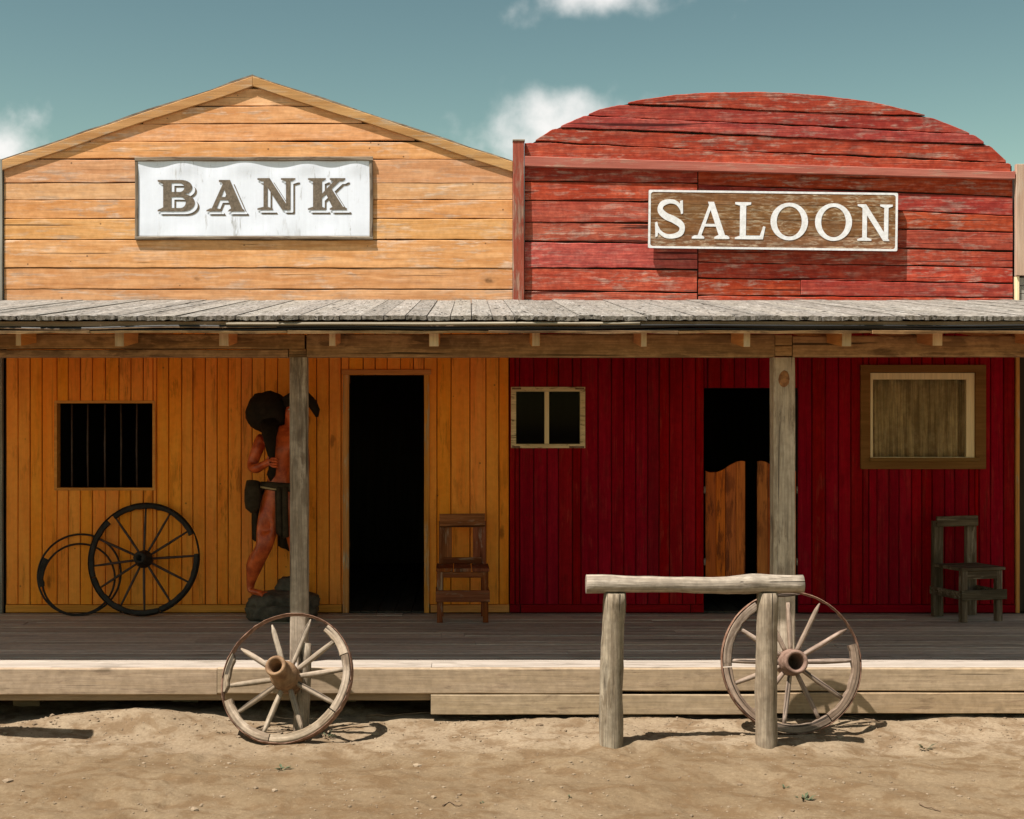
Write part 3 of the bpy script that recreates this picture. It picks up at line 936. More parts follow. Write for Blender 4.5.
# lower wall of the saloon
SE = PX(1015, ZB)
win_s = (PX(515, ZB), PX(581, ZB), PZ(445, ZB), PZ(391, ZB))
door_s = (PX(704, ZB), PX(798, ZB), -1.0, PZ(388, ZB))
win_r = (PX(869, ZB), PX(975, ZB), PZ(460, ZB), PZ(372, ZB))
edges = [LX1 + 0.004]
while edges[-1] < SE - 0.14:
    edges.append(edges[-1] + rnd.choice([0.085, 0.095, 0.1, 0.104, 0.11, 0.118]))
edges.append(SE)
for o in (win_s, door_s, win_r):
    for q in o[:2]:
        edges = [e for e in edges if abs(e - q) > 0.028 or e in (edges[0], edges[-1])] + [q]
edges = sorted(set(edges))
SK2 = PZ(604.5, ZB)
clad_vertical(saloon, edges, SK2, TOPL, [win_s, door_s, win_r], 'red_wall', WALL)
timber('skirting_board', PX(521, ZB), PX(690, ZB), WALL - 0.006, WALL + 0.02, FLOOR + 0.004, SK2 - 0.002, 'red_skirt', saloon, jit=0.001)
timber('skirting_board', LX1 + 0.006, PX(520, ZB), WALL + 0.003, WALL + 0.02, FLOOR + 0.004, SK2 - 0.002, 'red_skirt', saloon, axis='X')
timber('skirting_board', PX(691, ZB), door_s[0] - 0.002, WALL + 0.003, WALL + 0.02, FLOOR + 0.004, SK2 - 0.002, 'red_skirt', saloon, axis='X')
timber('skirting_board', door_s[1] + 0.002, SE, WALL - 0.006, WALL + 0.02, FLOOR + 0.004, SK2 - 0.002, 'red_skirt', saloon, jit=0.001)
wall_backing('wall_backing', saloon, LX1 + 0.003, SE, FLOOR, 2.84, [win_s, door_s, win_r], WALL + 0.026, WALL + 0.10)
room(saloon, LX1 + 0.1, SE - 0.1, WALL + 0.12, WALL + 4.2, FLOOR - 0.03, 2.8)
mesh_obj('rear_roof', box_pts(SX0 + 0.05, SX1, WALL + 0.06, WALL + 4.4, 2.9, 3.35), BOXF, 'grey_board', saloon)
timber('edge_trim', PX(1015.3, ZB), PX(1019, ZB), WALL - 0.02, WALL + 0.06, FLOOR + 0.003, 2.84, 'bank_trim_z', saloon, jit=0.001)


def frame_obj(name, outer, inner, y0, y1, mat, parent):
    return wall_backing(name, parent, outer[0], outer[1], outer[2], outer[3], [inner], y0, y1, mat)


# small two pane window
w1 = frame_obj('window', (PX(511, ZB), PX(585, ZB), PZ(448, ZB), PZ(387, ZB)), (PX(516, ZB), PX(580, ZB), PZ(444, ZB), PZ(391.5, ZB)), WALL - 0.02, WALL + 0.05, 'cream', saloon)
w1['label'] = 'small two pane window in a chipped cream frame'
pieces = []
pieces.append(timber('mullion', PX(544.5, ZB), PX(549, ZB), WALL - 0.008, WALL + 0.035, PZ(444, ZB) + 0.002, PZ(391.5, ZB) - 0.002, 'cream2', w1))
for a, b_ in ((516.3, 544.2), (549.3, 579.7)):
    pieces.append(mesh_obj('pane', box_pts(PX(a, ZB), PX(b_, ZB), WALL + 0.012, WALL + 0.016, PZ(443.7, ZB), PZ(391.8, ZB)), BOXF, 'dark_glass', w1))
for (a, b_, zt) in ((512, 521, 388.6), (575, 584, 388.6), (512, 520, 447), (569, 584, 447)):
    pieces.append(timber('corner_plate', PX(a, ZB), PX(b_, ZB), WALL - 0.0225, WALL - 0.0205, PZ(zt + 0.9, ZB), PZ(zt - 0.9, ZB), 'rust', w1, ch=0.0005))

# large curtained window
w2 = frame_obj('window', (PX(860, ZB), PX(985, ZB), PZ(469, ZB), PZ(365, ZB)), (PX(869.5, ZB), PX(974.5, ZB), PZ(459, ZB), PZ(372.5, ZB)), WALL - 0.025, WALL + 0.04, 'brown_trim', saloon)
w2['label'] = 'large curtained window in a wide brown surround'
sash = frame_obj('sash', (PX(870, ZB), PX(974, ZB), PZ(458.6, ZB), PZ(373, ZB)), (PX(872.5, ZB), PX(966, ZB), PZ(457, ZB), PZ(379.5, ZB)), WALL - 0.012, WALL + 0.03, 'cream2', w2)
pieces2 = [sash, timber('sill', PX(868.5, ZB), PX(978, ZB), WALL - 0.05, WALL + 0.02, PZ(461.5, ZB), PZ(457.6, ZB), 'brown_trim', w2, ch=0.006)]
pieces2.append(mesh_obj('pane', box_pts(PX(872.7, ZB), PX(965.8, ZB), WALL + 0.006, WALL + 0.010, PZ(456.8, ZB), PZ(379.7, ZB)), BOXF, 'glass', w2))
# lace curtain with folds
cv, cf = [], []
nx, nz = 160, 6
xa, xb, za, zb = PX(871, ZB), PX(968, ZB), PZ(458, ZB), PZ(377, ZB)
for j in range(nz + 1):
    for i in range(nx + 1):
        x = xa + (xb - xa) * i / nx
        y = WALL + 0.062 - 0.03 * abs(math.sin(x * 19 + 0.8 * math.sin(x * 11))) ** 0.6 + 0.010 * math.sin(x * 83 + j * 0.15)
        cv.append((x, y, za + (zb - za) * j / nz))
for j in range(nz):
    for i in range(nx):
        k = j * (nx + 1) + i
        cf.append((k, k + 1, k + nx + 2, k + nx + 1))
cu = mesh_obj('curtain', cv, cf, 'curtain', w2, smooth=True)
sol = cu.modifiers.new('thick', 'SOLIDIFY'); sol.thickness = 0.002
pieces2.append(cu)

# swing doors
def swing(x0, x1, hinge_left, ys):
    prof = [(0.0, 471), (0.12, 472.5), (0.3, 472), (0.45, 469.5), (0.62, 465), (0.8, 461.5), (0.9, 460.8), (1.0, 461.5)]
    pu = [p[0] for p in prof]; pv = [p[1] for p in prof]
    zb = PZ(588, ZB)
    root = timber('swing_door', PX(x0, ZB) + 0.02, PX(x1, ZB) - 0.02, ys + 0.021, ys + 0.04, zb + 0.12, zb + 0.2, 'door', saloon)
    kids = [timber('rail', PX(x0, ZB) + 0.02, PX(x1, ZB) - 0.02, ys + 0.021, ys + 0.04, zb + 0.62, zb + 0.7, 'door', root)]
    cuts = [0, 0.27, 0.5, 0.77, 1.0]
    for a, b_ in zip(cuts[:-1], cuts[1:]):
        bot = [(a, zb), (b_, zb)]
        top = []
        for i in range(7):
            u = a + (b_ - a) * i / 6
            w = u if hinge_left else 1 - u
            top.append((u, PZ(float(np.interp(w, pu, pv)), ZB)))
        f = lambda u: PX(x0 + (x1 - x0) * u, ZB)
        poly = [(f(u) + (0.001 if u == a else -0.001), z) for u, z in bot] + [(f(u) + (0.001 if u == a else (-0.001 if u == b_ else 0)), z) for u, z in top[::-1]]
        kids.append(prism(poly, ys + rnd.uniform(-0.002, 0.002), ys + 0.02, 0.003, 'door_board', 'door', root))
    hx = PX(x0 - 1.0, ZB) if hinge_left else PX(x1 + 1.0, ZB)
    for q in (490, 562):
        kids.append(tube('hinge', [(hx, ys - 0.006, PZ(q + 3.5, ZB)), (hx, ys - 0.006, PZ(q - 3.5, ZB))], 0.009, 'hinge', root, seg=8))
    return root, kids


d1, k1 = swing(706, 746, True, WALL + 0.03)
d2, k2 = swing(758, 797, False, WALL + 0.03)

under(bank); under(saloon)
for root, kids in ((w1, pieces), (w2, pieces2), (d1, k1), (d2, k2)):
    bpy.context.view_layer.update()
    for k in kids:   # sub-parts were modelled in world space as well
        k.matrix_parent_inverse = root.matrix_world.inverted()

# ------------------------------------------------------------------ neighbours at the picture's edges
nl = thing('neighbour_building', 'weathered grey board building at the far left edge beside the bank', 'building', (-4.6, WALL, 0), group=None)
x = BX0 - 0.008
for k in range(6):
    w = rnd.uniform(0.16, 0.2)
    prism(vboard_poly(x - w + 0.002, x, FLOOR - 0.3, PZ(160, ZB) + rnd.uniform(-0.01, 0.01)), WALL - 0.02 + rnd.uniform(-0.003, 0.003), WALL + 0.02, 0.003, 'board', 'grey_board', nl)
    x -= w
mesh_obj('wall', box_pts(x, BX0 - 0.01, WALL + 0.021, WALL + 3, 0, PZ(166, ZB)), BOXF, 'backing', nl)
under(nl)
nr = thing('neighbour_building', 'bare pinkish board building at the far right edge beside the saloon', 'building', (5.2, WALL, 0))
x = SX1 + 0.004
for k in range(6):
    w = rnd.uniform(0.17, 0.21)
    z0 = PZ(276, ZB) if k else PZ(276, ZB)
    prism(vboard_poly(x, x + w - 0.003, z0, PZ(165, ZB) + rnd.uniform(-0.012, 0.01)), WALL - 0.045 + rnd.uniform(-0.003, 0.003), WALL + 0.0, 0.003, 'board', 'pink_board', nr)
    prism(vboard_poly(x + (0.05 if k == 0 else 0), x + w - 0.003, FLOOR + 0.01, TOPL), WALL + 0.05 + rnd.uniform(-0.003, 0.003), WALL + 0.08, 0.003, 'board', 'dark_wood', nr)
    x += w
mesh_obj('wall', box_pts(SX1 + 0.05, x, WALL + 0.081, WALL + 3, 0, PZ(168, ZB)), BOXF, 'backing', nr)
timber('window_trim', SX1 + 0.006, SX1 + 0.035, WALL - 0.03, WALL + 0.04, 2.92, PZ(276.6, ZB), 'cream2', nr)
for k in range(3):
    z = PZ(302, ZB) + 0.002 + k * 0.068
    prism([(SX1 + 0.037, z), (x, z), (x, z + 0.064), (SX1 + 0.037, z + 0.064)], WALL - 0.01, WALL + 0.03, 0.003, 'shutter_board', 'grey_board', nr)
under(nr)

# ------------------------------------------------------------------ porch
porch = thing('covered_porch', 'long wooden porch with grey posts and a bleached board roof along both fronts', 'porch', (0, 1.3, 0))
PXL, PXR = -6.6, 5.6
# deck boards
y = 0.004
r = 0
while y < WALL - 0.03:
    w = 0.185 if r < 2 else rnd.choice([0.13, 0.14, 0.145, 0.15])
    y1 = min(y + w, WALL - 0.008)
    cuts = [PXL] + sorted(rnd.uniform(PXL + 1, PXR - 1) for _ in range(2 if r > 1 else 1)) + [PXR]
    if r < 2:
        cuts = [PXL, [-0.25, 1.9][r], PXR]
    for a, b_ in zip(cuts[:-1], cuts[1:]):
        if b_ - a > 0.1:
            timber('deck_board', a + 0.002, b_ - 0.002, y + 0.0025, y1 - 0.0025, FLOOR - 0.035, FLOOR + rnd.uniform(-0.003, 0.002), 'deck_front' if r < 3 else 'deck', porch, ch=0.004, axis='X', jit=0.0008)
    y = y1
    r += 1
# fascia boards
zf = depth_of(0.0)
cx = PX(431, zf)
timber('fascia_board', PXL, PX(218, zf) - 0.002, -0.034, 0.0, PZ(694, zf), FLOOR - 0.002, 'fascia', porch, ch=0.008, axis='X', jit=0.0012)
timber('fascia_board', PX(218, zf) + 0.002, PX(613, zf) - 0.002, -0.036, 0.0, PZ(693, zf), FLOOR - 0.001, 'fascia', porch, ch=0.008, axis='X', jit=0.0012)
timber('fascia_board', PX(613, zf) + 0.002, PXR, -0.034, 0.0, PZ(690.3, zf), FLOOR - 0.002, 'fascia', porch, ch=0.008, axis='X', jit=0.0012)
timber('fascia_board', cx, PX(764, zf) - 0.002, -0.037, 0.0, PZ(713.5, zf), PZ(693.6, zf), 'fascia', porch, ch=0.005, axis='X', jit=0.0012)
timber('fascia_board', PX(764, zf) + 0.002, PXR, -0.035, 0.0, PZ(712.5, zf), PZ(691.8, zf), 'fascia', porch, ch=0.005, axis='X', jit=0.0012)
timber('lower_board', PXL, cx - 0.004, 0.004, 0.03, PZ(700.5, zf), PZ(692, zf), 'fascia_low', porch, axis='X', jit=0.001)
for k in range(11):   # joists under the deck
    xj = PXL + 0.3 + k * 1.08
    timber('joist', xj, xj + 0.06, 0.04, WALL - 0.02, FLOOR - 0.16, FLOOR - 0.037, 'fascia_low', porch, axis='Y')
    timber('support_block', xj - 0.06, xj + 0.12, 0.5, 0.7, -0.08, FLOOR - 0.162, 'fascia_low', porch, axis='Y')
timber('back_board', PXL, PXR, WALL - 0.02, WALL - 0.008, -0.1, FLOOR - 0.04, 'dark_wood', porch, axis='X')
# posts
PF = 0.19
for a, b_, top in ((289.5, 307.0, 2.34), (774.0, 795.5, 2.34)):
    xa, xb = PX(a, depth_of(PF)), PX(b_, depth_of(PF))
    timber('post', xa, xb, PF, PF + (xb - xa), FLOOR + 0.001, 2.332, 'post' if a < 500 else 'post_pale', porch, ch=0.012, jit=0.003)
for xx in (-6.3, 5.3):
    timber('post', xx, xx + 0.14, PF, PF + 0.14, FLOOR + 0.001, 2.332, 'post', porch, ch=0.012, jit=0.003)
xk = PX(784, depth_of(PF))
kn = lump('knot', (xk, PF - 0.001, PZ(379, depth_of(PF))), (0.038, 0.005, 0.056), 'knot', porch, sub=2, amp=0.1)
# beams on the posts
zp = depth_of(PF)
timber('beam', PXL, PX(288, zp), PF + 0.005, PF + 0.12, PZ(357, zp), PZ(349.5, zp), 'beam', porch, axis='X', jit=0.002, ch=0.006)
timber('beam', PXL, PX(304.5, zp), PF + 0.0, PF + 0.125, PZ(348.4, zp), PZ(334, zp), 'beam', porch, axis='X', jit=0.002, ch=0.006)
timber('beam', PX(289, zp), PX(306, zp), PF + 0.004, PF + 0.12, PZ(357.5, zp), PZ(349, zp), 'beam', porch, axis='X', ch=0.006)
timber('beam', PX(306.6, zp), PX(774.5, zp), PF - 0.004, PF + 0.125, PZ(357, zp), PZ(334, zp), 'beam', porch, axis='X', jit=0.002, ch=0.008)
timber('beam', PX(775.2, zp), PX(792, zp), PF + 0.002, PF + 0.12, PZ(356, zp), PZ(345.5, zp), 'beam', porch, axis='X', ch=0.006)
timber('beam', PX(775.2, zp), PX(792, zp), PF + 0.0, PF + 0.12, PZ(345, zp), PZ(334.5, zp), 'beam', porch, axis='X', ch=0.006)
timber('beam', PX(792.8, zp), PXR, PF - 0.002, PF + 0.125, PZ(356.5, zp), PZ(335.5, zp), 'beam', porch, axis='X', jit=0.002, ch=0.008)
# roof: bleached boards over battens over lower sheathing over rafters
RF = -0.37
RZ0, SLOPE = 2.562, (2.927 - 2.562) / (WALL - RF)
ang = math.atan(SLOPE)


def roof_piece(name, x0, x1, ya, yb, top, th, mat, jit=0.0, ch=0.003, ragged=0.0):
    """board following the roof slope; top = distance below the roof surface"""
    v, f = [], []
    ys = [ya + rnd.uniform(-ragged, ragged), yb]
    n = 6 if ragged else 1
    rows_ = []
    front = [(x0 + (x1 - x0) * i / n) for i in range(n + 1)]
    for yy, isf in ((ya, True), (yb, False)):
        for i, xx in enumerate(front):
            yv = (yy + (rnd.uniform(-ragged, ragged) * 0.6) + (ys[0] - ya)) if isf else yy
            zt = RZ0 + SLOPE * (yv - RF) - top
            v.append((xx, yv, zt + (rnd.uniform(-0.003, 0.003) if isf and ragged else 0)))
    for yy, isf in ((ya, True), (yb, False)):
        for i, xx in enumerate(front):
            yv = v[(0 if isf else n + 1) + i][1]
            v.append((xx, yv + (0.004 if isf else 0), RZ0 + SLOPE * (yv - RF) - top - th + (rnd.uniform(-0.004, 0.004) if isf and ragged else 0)))
    m_ = n + 1
    for i in range(n):
        f.append((i, i + 1, m_ + i + 1, m_ + i))
        f.append((2 * m_ + i + 1, 2 * m_ + i, 3 * m_ + i, 3 * m_ + i + 1))
        f.append((i + 1, i, 2 * m_ + i, 2 * m_ + i + 1))
        f.append((m_ + i, m_ + i + 1, 3 * m_ + i + 1, 3 * m_ + i))
    f.append((0, m_, 3 * m_, 2 * m_)); f.append((n + m_, n, 2 * m_ + n, 3 * m_ + n))
    return mesh_obj(name, v, f, mat, porch)


x = PXL
while x < PXR:
    w = rnd.uniform(0.115, 0.15)
    roof_piece('roof_board', x + 0.003, x + w - 0.003, RF + rnd.uniform(-0.015, 0.02), WALL - 0.008, rnd.uniform(-0.004, 0.004), 0.026, 'roof', ragged=0.008)
    x += w
roof_piece('batten', PXL, -1.1, RF + 0.03, RF + 0.09, 0.036, 0.03, 'fascia_low')
roof_piece('batten', -1.096, PXR, RF + 0.035, RF + 0.09, 0.036, 0.03, 'fascia_low')
roof_piece('batten', PXL, PXR, 1.2, 1.28, 0.034, 0.045, 'fascia_low')
roof_piece('batten', PXL, PXR, 2.3, 2.38, 0.034, 0.045, 'fascia_low')
x = PXL
while x < PXR:
    w = rnd.uniform(0.8, 1.5)
    roof_piece('ledge_strip', x + 0.002, x + w - 0.002, RF + 0.0 + rnd.uniform(-0.006, 0.006), RF + 0.16, 0.092, 0.016, 'beam', ragged=0.007)
    x += w
y = RF + 0.165
while y < WALL - 0.1:
    roof_piece('sheathing_board', PXL, PXR, y, y + 0.196, 0.092, 0.016, 'rafter')
    y += 0.2
# rafters with pale sawn ends
for q in (16, 120, 223, 332, 434, 536, 643, 745, 846, 940, 1040, -88, -190, -290):
    xr = PX(q, depth_of(-0.17))
    hw = rnd.uniform(0.018, 0.034)
    ya = -0.17 + rnd.uniform(-0.06, 0.05)
    ro = roof_piece('rafter', xr - hw, xr + hw, ya, WALL - 0.01, 0.112, 0.09, 'rafter')
    e = roof_piece('rafter_end', xr - hw + 0.002, xr + hw - 0.002, ya - 0.005, ya - 0.001, 0.114, 0.086, 'rafter_end')
# cables and a pale conduit in the gap under the boards
def strand(name, x0, x1, y, zc, r, mat, sag=0.008, n=60, seg=6):
    pts = []
    for i in range(n + 1):
        t = i / n
        xx = x0 + (x1 - x0) * t
        pts.append((xx, y + 0.004 * math.sin(xx * 3.1), zc + sag * math.sin(xx * 2.2 + zc * 90) + sag * 0.5 * math.sin(xx * 5.7)))
    return tube(name, pts, r, mat, porch, seg=seg)


zc = PZ(327, depth_of(RF))
strand('cable', PXL, PXR, RF + 0.02, zc, 0.010, 'cable')
strand('cable', PXL, PXR, RF + 0.028, zc - 0.014, 0.008, 'cable', 0.006)
strand('cable', PXL, -1.2, RF + 0.012, zc - 0.004, 0.004, 'twig', 0.007, 40)
strand('cable', PXL, PXR, RF + 0.05, zc + 0.012, 0.009, 'cable', 0.005)
strand('conduit', PX(226, depth_of(RF)), PX(640, depth_of(RF)), RF + 0.004, PZ(323.6, depth_of(RF)), 0.009, 'pipe', 0.002, 20, 8)
strand('conduit', PX(600, depth_of(RF)), PXR, RF + 0.008, PZ(325.6, depth_of(RF)), 0.007, 'cable', 0.002, 20, 8)
under(porch)


# ------------------------------------------------------------------ lettering
def ell(cx_, cz_, rx, rz, a0, a1, n=14):
    return [(cx_ + rx * math.cos(R(a0 + (a1 - a0) * i / n)), cz_ + rz * math.sin(R(a0 + (a1 - a0) * i / n))) for i in range(n + 1)]


def rect(x0, z0, x1, z1):
    return ('p', [(x0, z0), (x1, z0), (x1, z1), (x0, z1)])


def P(*pts):
    return ('p', list(pts))


def S(outer, inner):
    return ('s', outer, inner)


def curve_strip(pts, widths, n=8):
    """smooth stroke through points with changing width"""
    pts = [Vector(p) for p in pts]
    sm_, ws = [], []
    for i in range(len(pts) - 1):
        p0, p1, p2, p3 = pts[max(i - 1, 0)], pts[i], pts[i + 1], pts[min(i + 2, len(pts) - 1)]
        for k in range(n):
            t = k / n
            sm_.append(0.5 * ((2 * p1) + (p2 - p0) * t + (2 * p0 - 5 * p1 + 4 * p2 - p3) * t * t + (3 * p1 - p0 - 3 * p2 + p3) * t ** 3))
            ws.append(widths[i] + (widths[i + 1] - widths[i]) * t)
    sm_.append(pts[-1]); ws.append(widths[-1])
    o, inn = [], []
    for i, p in enumerate(sm_):
        t = (sm_[min(i + 1, len(sm_) - 1)] - sm_[max(i - 1, 0)]).normalized()
        nn = Vector((-t.y, t.x))
        o.append(tuple(p + nn * ws[i] / 2)); inn.append(tuple(p - nn * ws[i] / 2))
    return S(o, inn)


SLAB = {
    'B': [rect(.13, 0, .36, 1), P((-.02, 1), (-.02, .95), (.08, .90), (.14, .86), (.14, 1)), P((-.02, 0), (.14, 0), (.14, .14), (.08, .10), (-.02, .05)),
          S([(.35, 1)] + ell(.62, .765, .31, .235, 90, -90) + [(.35, .53)], [(.35, .90)] + ell(.58, .76, .13, .14, 90, -90) + [(.35, .62)]),
          S([(.35, .55)] + ell(.66, .275, .34, .275, 90, -90) + [(.35, 0)], [(.35, .46)] + ell(.60, .285, .15, .175, 90, -90) + [(.35, .11)])],
    'A': [P((.33, .93), (.33, 1), (.62, 1), (.96, .06), (.66, .06), (.44, .80), (.40, .93)), P((.13, .07), (.26, .07), (.50, .78), (.45, .93)), rect(.28, .36, .66, .46),
          P((0, 0), (.40, 0), (.36, .08), (.26, .10), (.10, .10), (0, .04)), P((.56, 0), (1, 0), (1, .04), (.94, .10), (.66, .10), (.60, .06))],
    'N': [rect(.16, .05, .27, .95), P((.04, 1), (.32, 1), (.86, .0), (.66, .0), (.16, .9)), rect(.75, .02, .87, .95),
          P((0, 0), (.42, 0), (.40, .05), (.27, .10), (.16, .10), (0, .05)), P((0, 1), (0, .95), (.12, .90), (.30, .92), (.30, 1)), P((.62, 1), (.62, .95), (.75, .90), (.87, .90), (1, .95), (1, 1))],
    'K': [rect(.13, .03, .36, .97), P((0, 0), (.46, 0), (.46, .05), (.36, .10), (.13, .10), (0, .05)), P((0, 1), (0, .95), (.13, .90), (.36, .90), (.46, .95), (.46, 1)),
          P((.35, .36), (.35, .50), (.68, .93), (.84, .93)), P((.44, .56), (.60, .68), (.92, .06), (.64, .06)),
          P((.56, 1), (.56, .95), (.64, .90), (.88, .90), (.96, .95), (.96, 1)), P((.56, 0), (1, 0), (1, .05), (.92, .10), (.64, .10), (.56, .05))],
}
SERIF = {
    'S': [curve_strip([(.86, .74), (.70, .90), (.46, .945), (.22, .87), (.17, .71), (.34, .57), (.62, .47), (.86, .33), (.84, .15), (.62, .06), (.36, .06), (.16, .16), (.08, .28)], [.10, .10, .11, .15, .18, .18, .18, .18, .16, .12, .11, .10, .09]),
          P((.80, .96), (.89, .98), (.90, .64), (.84, .62), (.80, .76)), P((.09, .05), (.02, .02), (0, .40), (.07, .42), (.12, .26))],
    'A': [P((.42, 1), (.58, 1), (.90, .05), (.73, .05)), P((.14, .05), (.24, .05), (.52, .86), (.48, .99)), rect(.26, .33, .72, .40),
          P((0, 0), (.33, 0), (.33, .05), (.26, .09), (.08, .09), (0, .05)), P((.60, 0), (1, 0), (1, .05), (.93, .10), (.70, .10), (.60, .05))],
    'L': [rect(.16, .04, .36, .96), P((0, 1), (0, .94), (.14, .91), (.38, .91), (.52, .94), (.52, 1)), P((0, 0), (.5, 0), (.5, .09), (.16, .09), (0, .05)), P((.30, 0), (.92, 0), (.90, .10), (.30, .10)), P((.80, .05), (.92, .0), (1, .34), (.93, .36))],
    'O': [S(ell(.5, .5, .5, .515, 0, 360, 40), ell(.5, .5, .335, .415, 0, 360, 40))],
    'N': [rect(.14, .05, .27, .93), P((.02, 1), (.24, 1), (.92, .0), (.74, .0), (.16, .86)), rect(.76, .03, .88, .94),
          P((0, 0), (.40, 0), (.40, .05), (.27, .09), (.14, .09), (0, .05)), P((0, 1), (0, .95), (.14, .91), (.22, .92), (.22, 1)), P((.64, 1), (.64, .95), (.76, .91), (.88, .91), (1, .95), (1, 1))],
}


def letter(name, shapes, x0, x1, z0, z1, y, mat, parent, th=0.0008, dx=0.0, dz=0.0):
    """flat painted letter: every stroke a thin plate, each a hair thicker than the last so no two faces coincide"""
    v, f = [], []
    fx = lambda u: x0 + (x1 - x0) * u + dx
    fz = lambda w: z0 + (z1 - z0) * w + dz
    for i, s in enumerate(shapes):
        yf = y - th - i * 0.00012
        if s[0] == 'p':
            poly = ccw(s[1]); n = len(poly); b0 = len(v)
            v += [(fx(a), yf, fz(b_)) for a, b_ in poly] + [(fx(a), y, fz(b_)) for a, b_ in poly]
            f.append(tuple(b0 + k for k in range(n)))
            f += [(b0 + n + k, b0 + n + (k + 1) % n, b0 + (k + 1) % n, b0 + k) for k in range(n)]
        else:
            o, inn = s[1], s[2]
            m_ = max(len(o), len(inn))

            def res(pts):
                if len(pts) == m_:
                    return pts
                return [pts[int(round(k * (len(pts) - 1) / (m_ - 1)))] for k in range(m_)]
            o, inn = res(o), res(inn)
            b0 = len(v)
            v += [(fx(a), yf, fz(b_)) for a, b_ in o] + [(fx(a), yf, fz(b_)) for a, b_ in inn]
            v += [(fx(a), y, fz(b_)) for a, b_ in o] + [(fx(a), y, fz(b_)) for a, b_ in inn]
            for k in range(m_ - 1):
                f.append((b0 + k, b0 + k + 1, b0 + m_ + k + 1, b0 + m_ + k))
                f.append((b0 + 2 * m_ + k, b0 + 2 * m_ + k + 1, b0 + k + 1, b0 + k))
                f.append((b0 + m_ + k, b0 + m_ + k + 1, b0 + 3 * m_ + k + 1, b0 + 3 * m_ + k))
    o_ = mesh_obj(name, v, f, mat, parent)
    bm = bmesh.new(); bm.from_mesh(o_.data)
    bmesh.ops.recalc_face_normals(bm, faces=bm.faces)
    bm.to_mesh(o_.data); bm.free()
    return o_


# BANK sign: wavy white sheet in a barky frame
bsz = depth_of(WALL - 0.02)
bsign = thing('bank_sign', 'white sign reading BANK in brown slab letters with a rough bark frame', 'sign', (PX(254, bsz), WALL - 0.01, PZ(198, bsz)))
ax0, ax1, az0, az1 = PX(135, bsz), PX(373, bsz), PZ(239.5, bsz), PZ(157, bsz)
fw = 0.036
for nm, b_ in (('frame_strip', (ax0, ax1, az1 - fw, az1)), ('frame_strip', (ax0, ax1, az0, az0 + fw * 0.75))):
    timber(nm, b_[0], b_[1], WALL - 0.033, WALL - 0.005, b_[2], b_[3], 'frame', bsign, ch=0.009, axis='X', jit=0.0028)
for nm, b_ in (('frame_strip', (ax0 + 0.001, ax0 + fw * 0.8)), ('frame_strip', (ax1 - fw * 0.8, ax1 - 0.001))):
    timber(nm, b_[0], b_[1], WALL - 0.030, WALL - 0.005, az0 + fw * 0.7, az1 - fw * 0.95, 'frame_z', bsign, ch=0.009, axis='Z', jit=0.0028)
sv, sf = [], []
nx, nz = 90, 26
SY = WALL - 0.015
tz0, tz1 = az0 + 0.012, az1 - 0.014
for j in range(nz + 1):
    for i in range(nx + 1):
        u, w = i / nx, j / nz
        xx = ax0 + 0.012 + (ax1 - ax0 - 0.024) * u
        zz = tz0 + (tz1 - tz0) * w
        env = max(0.0, min(1.0, (w - 0.74) / 0.2)); env = env * env * (3 - 2 * env)
        env2 = max(0.0, min(1.0, (0.18 - w) / 0.15))
        wave = 0.5 - 0.5 * math.cos((u * 4.15 + 0.08) * 2 * math.pi + 0.6 * math.sin(u * 7))
        yy = SY + env * (-0.008 + 0.012 * wave) + env2 * 0.004 * math.sin(u * 21)
        sv.append((xx, yy, zz))
for j in range(nz):
    for i in range(nx):
        k = j * (nx + 1) + i
        sf.append((k, k + 1, k + nx + 2, k + nx + 1))
sheet = mesh_obj('sheet', sv, sf, 'white_sheet', bsign, smooth=True)
so = sheet.modifiers.new('thick', 'SOLIDIFY'); so.thickness = 0.003; so.offset = 1
sol_y = SY - 0.0035
bl = {'B': (158.5, 195), 'A': (206.5, 244.5), 'N': (257.5, 295.5), 'K': (308, 347)}
subs = []
for ch_, (a, b_) in bl.items():
    x0, x1, z0, z1 = PX(a, bsz), PX(b_, bsz), PZ(211.5 - (1.5 if ch_ in 'NK' else 0), bsz), PZ(180 - (1.8 if ch_ in 'NK' else 0), bsz)
    lt_ = letter('letter', SLAB[ch_], x0, x1, z0, z1, sol_y - 0.0052, 'letter', bsign)
    s1 = letter('letter_shade', SLAB[ch_], x0, x1, z0, z1, sol_y, 'letter', lt_, dx=0.038, dz=-0.036)
    s2 = letter('letter_gap', SLAB[ch_], x0, x1, z0, z1, sol_y - 0.0026, 'white_sheet', lt_, dx=0.023, dz=-0.022)
    subs.append((lt_, (s1, s2)))
    lt_['label'] = 'brown letter %s with a drop shade' % ch_
under(bsign)
bpy.context.view_layer.update()
for lt_, qs in subs:
    for q in qs:
        q.matrix_parent_inverse = lt_.matrix_world.inverted()

# SALOON sign: brown planks, white border, white serif letters
ssz = depth_of(WALL - 0.066)
ssign = thing('saloon_sign', 'worn brown plank sign reading SALOON in white serif letters', 'sign', (PX(773, ssz), WALL - 0.02, PZ(220, ssz)))
ax0, ax1, az0, az1 = PX(648.5, ssz), PX(897.5, ssz), PZ(249.5, ssz), PZ(191.5, ssz)
SYF = WALL - 0.066
zz = az0
hs = [0.115, 0.13, 0.125, 0.116]
tot = sum(hs); hs = [h * (az1 - az0) / tot for h in hs]
for h in hs:
    timber('sign_plank', ax0, ax1, SYF, WALL - 0.040, zz + 0.0012, zz + h - 0.0012, 'sign_brown', ssign, ch=0.002, axis='X')
    zz += h
for xx in (ax0 + 0.35, ax1 - 0.35):
    timber('hanger', xx, xx + 0.06, WALL - 0.039, WALL - 0.008, az0 + 0.03, az1 - 0.03, 'sign_brown', ssign)


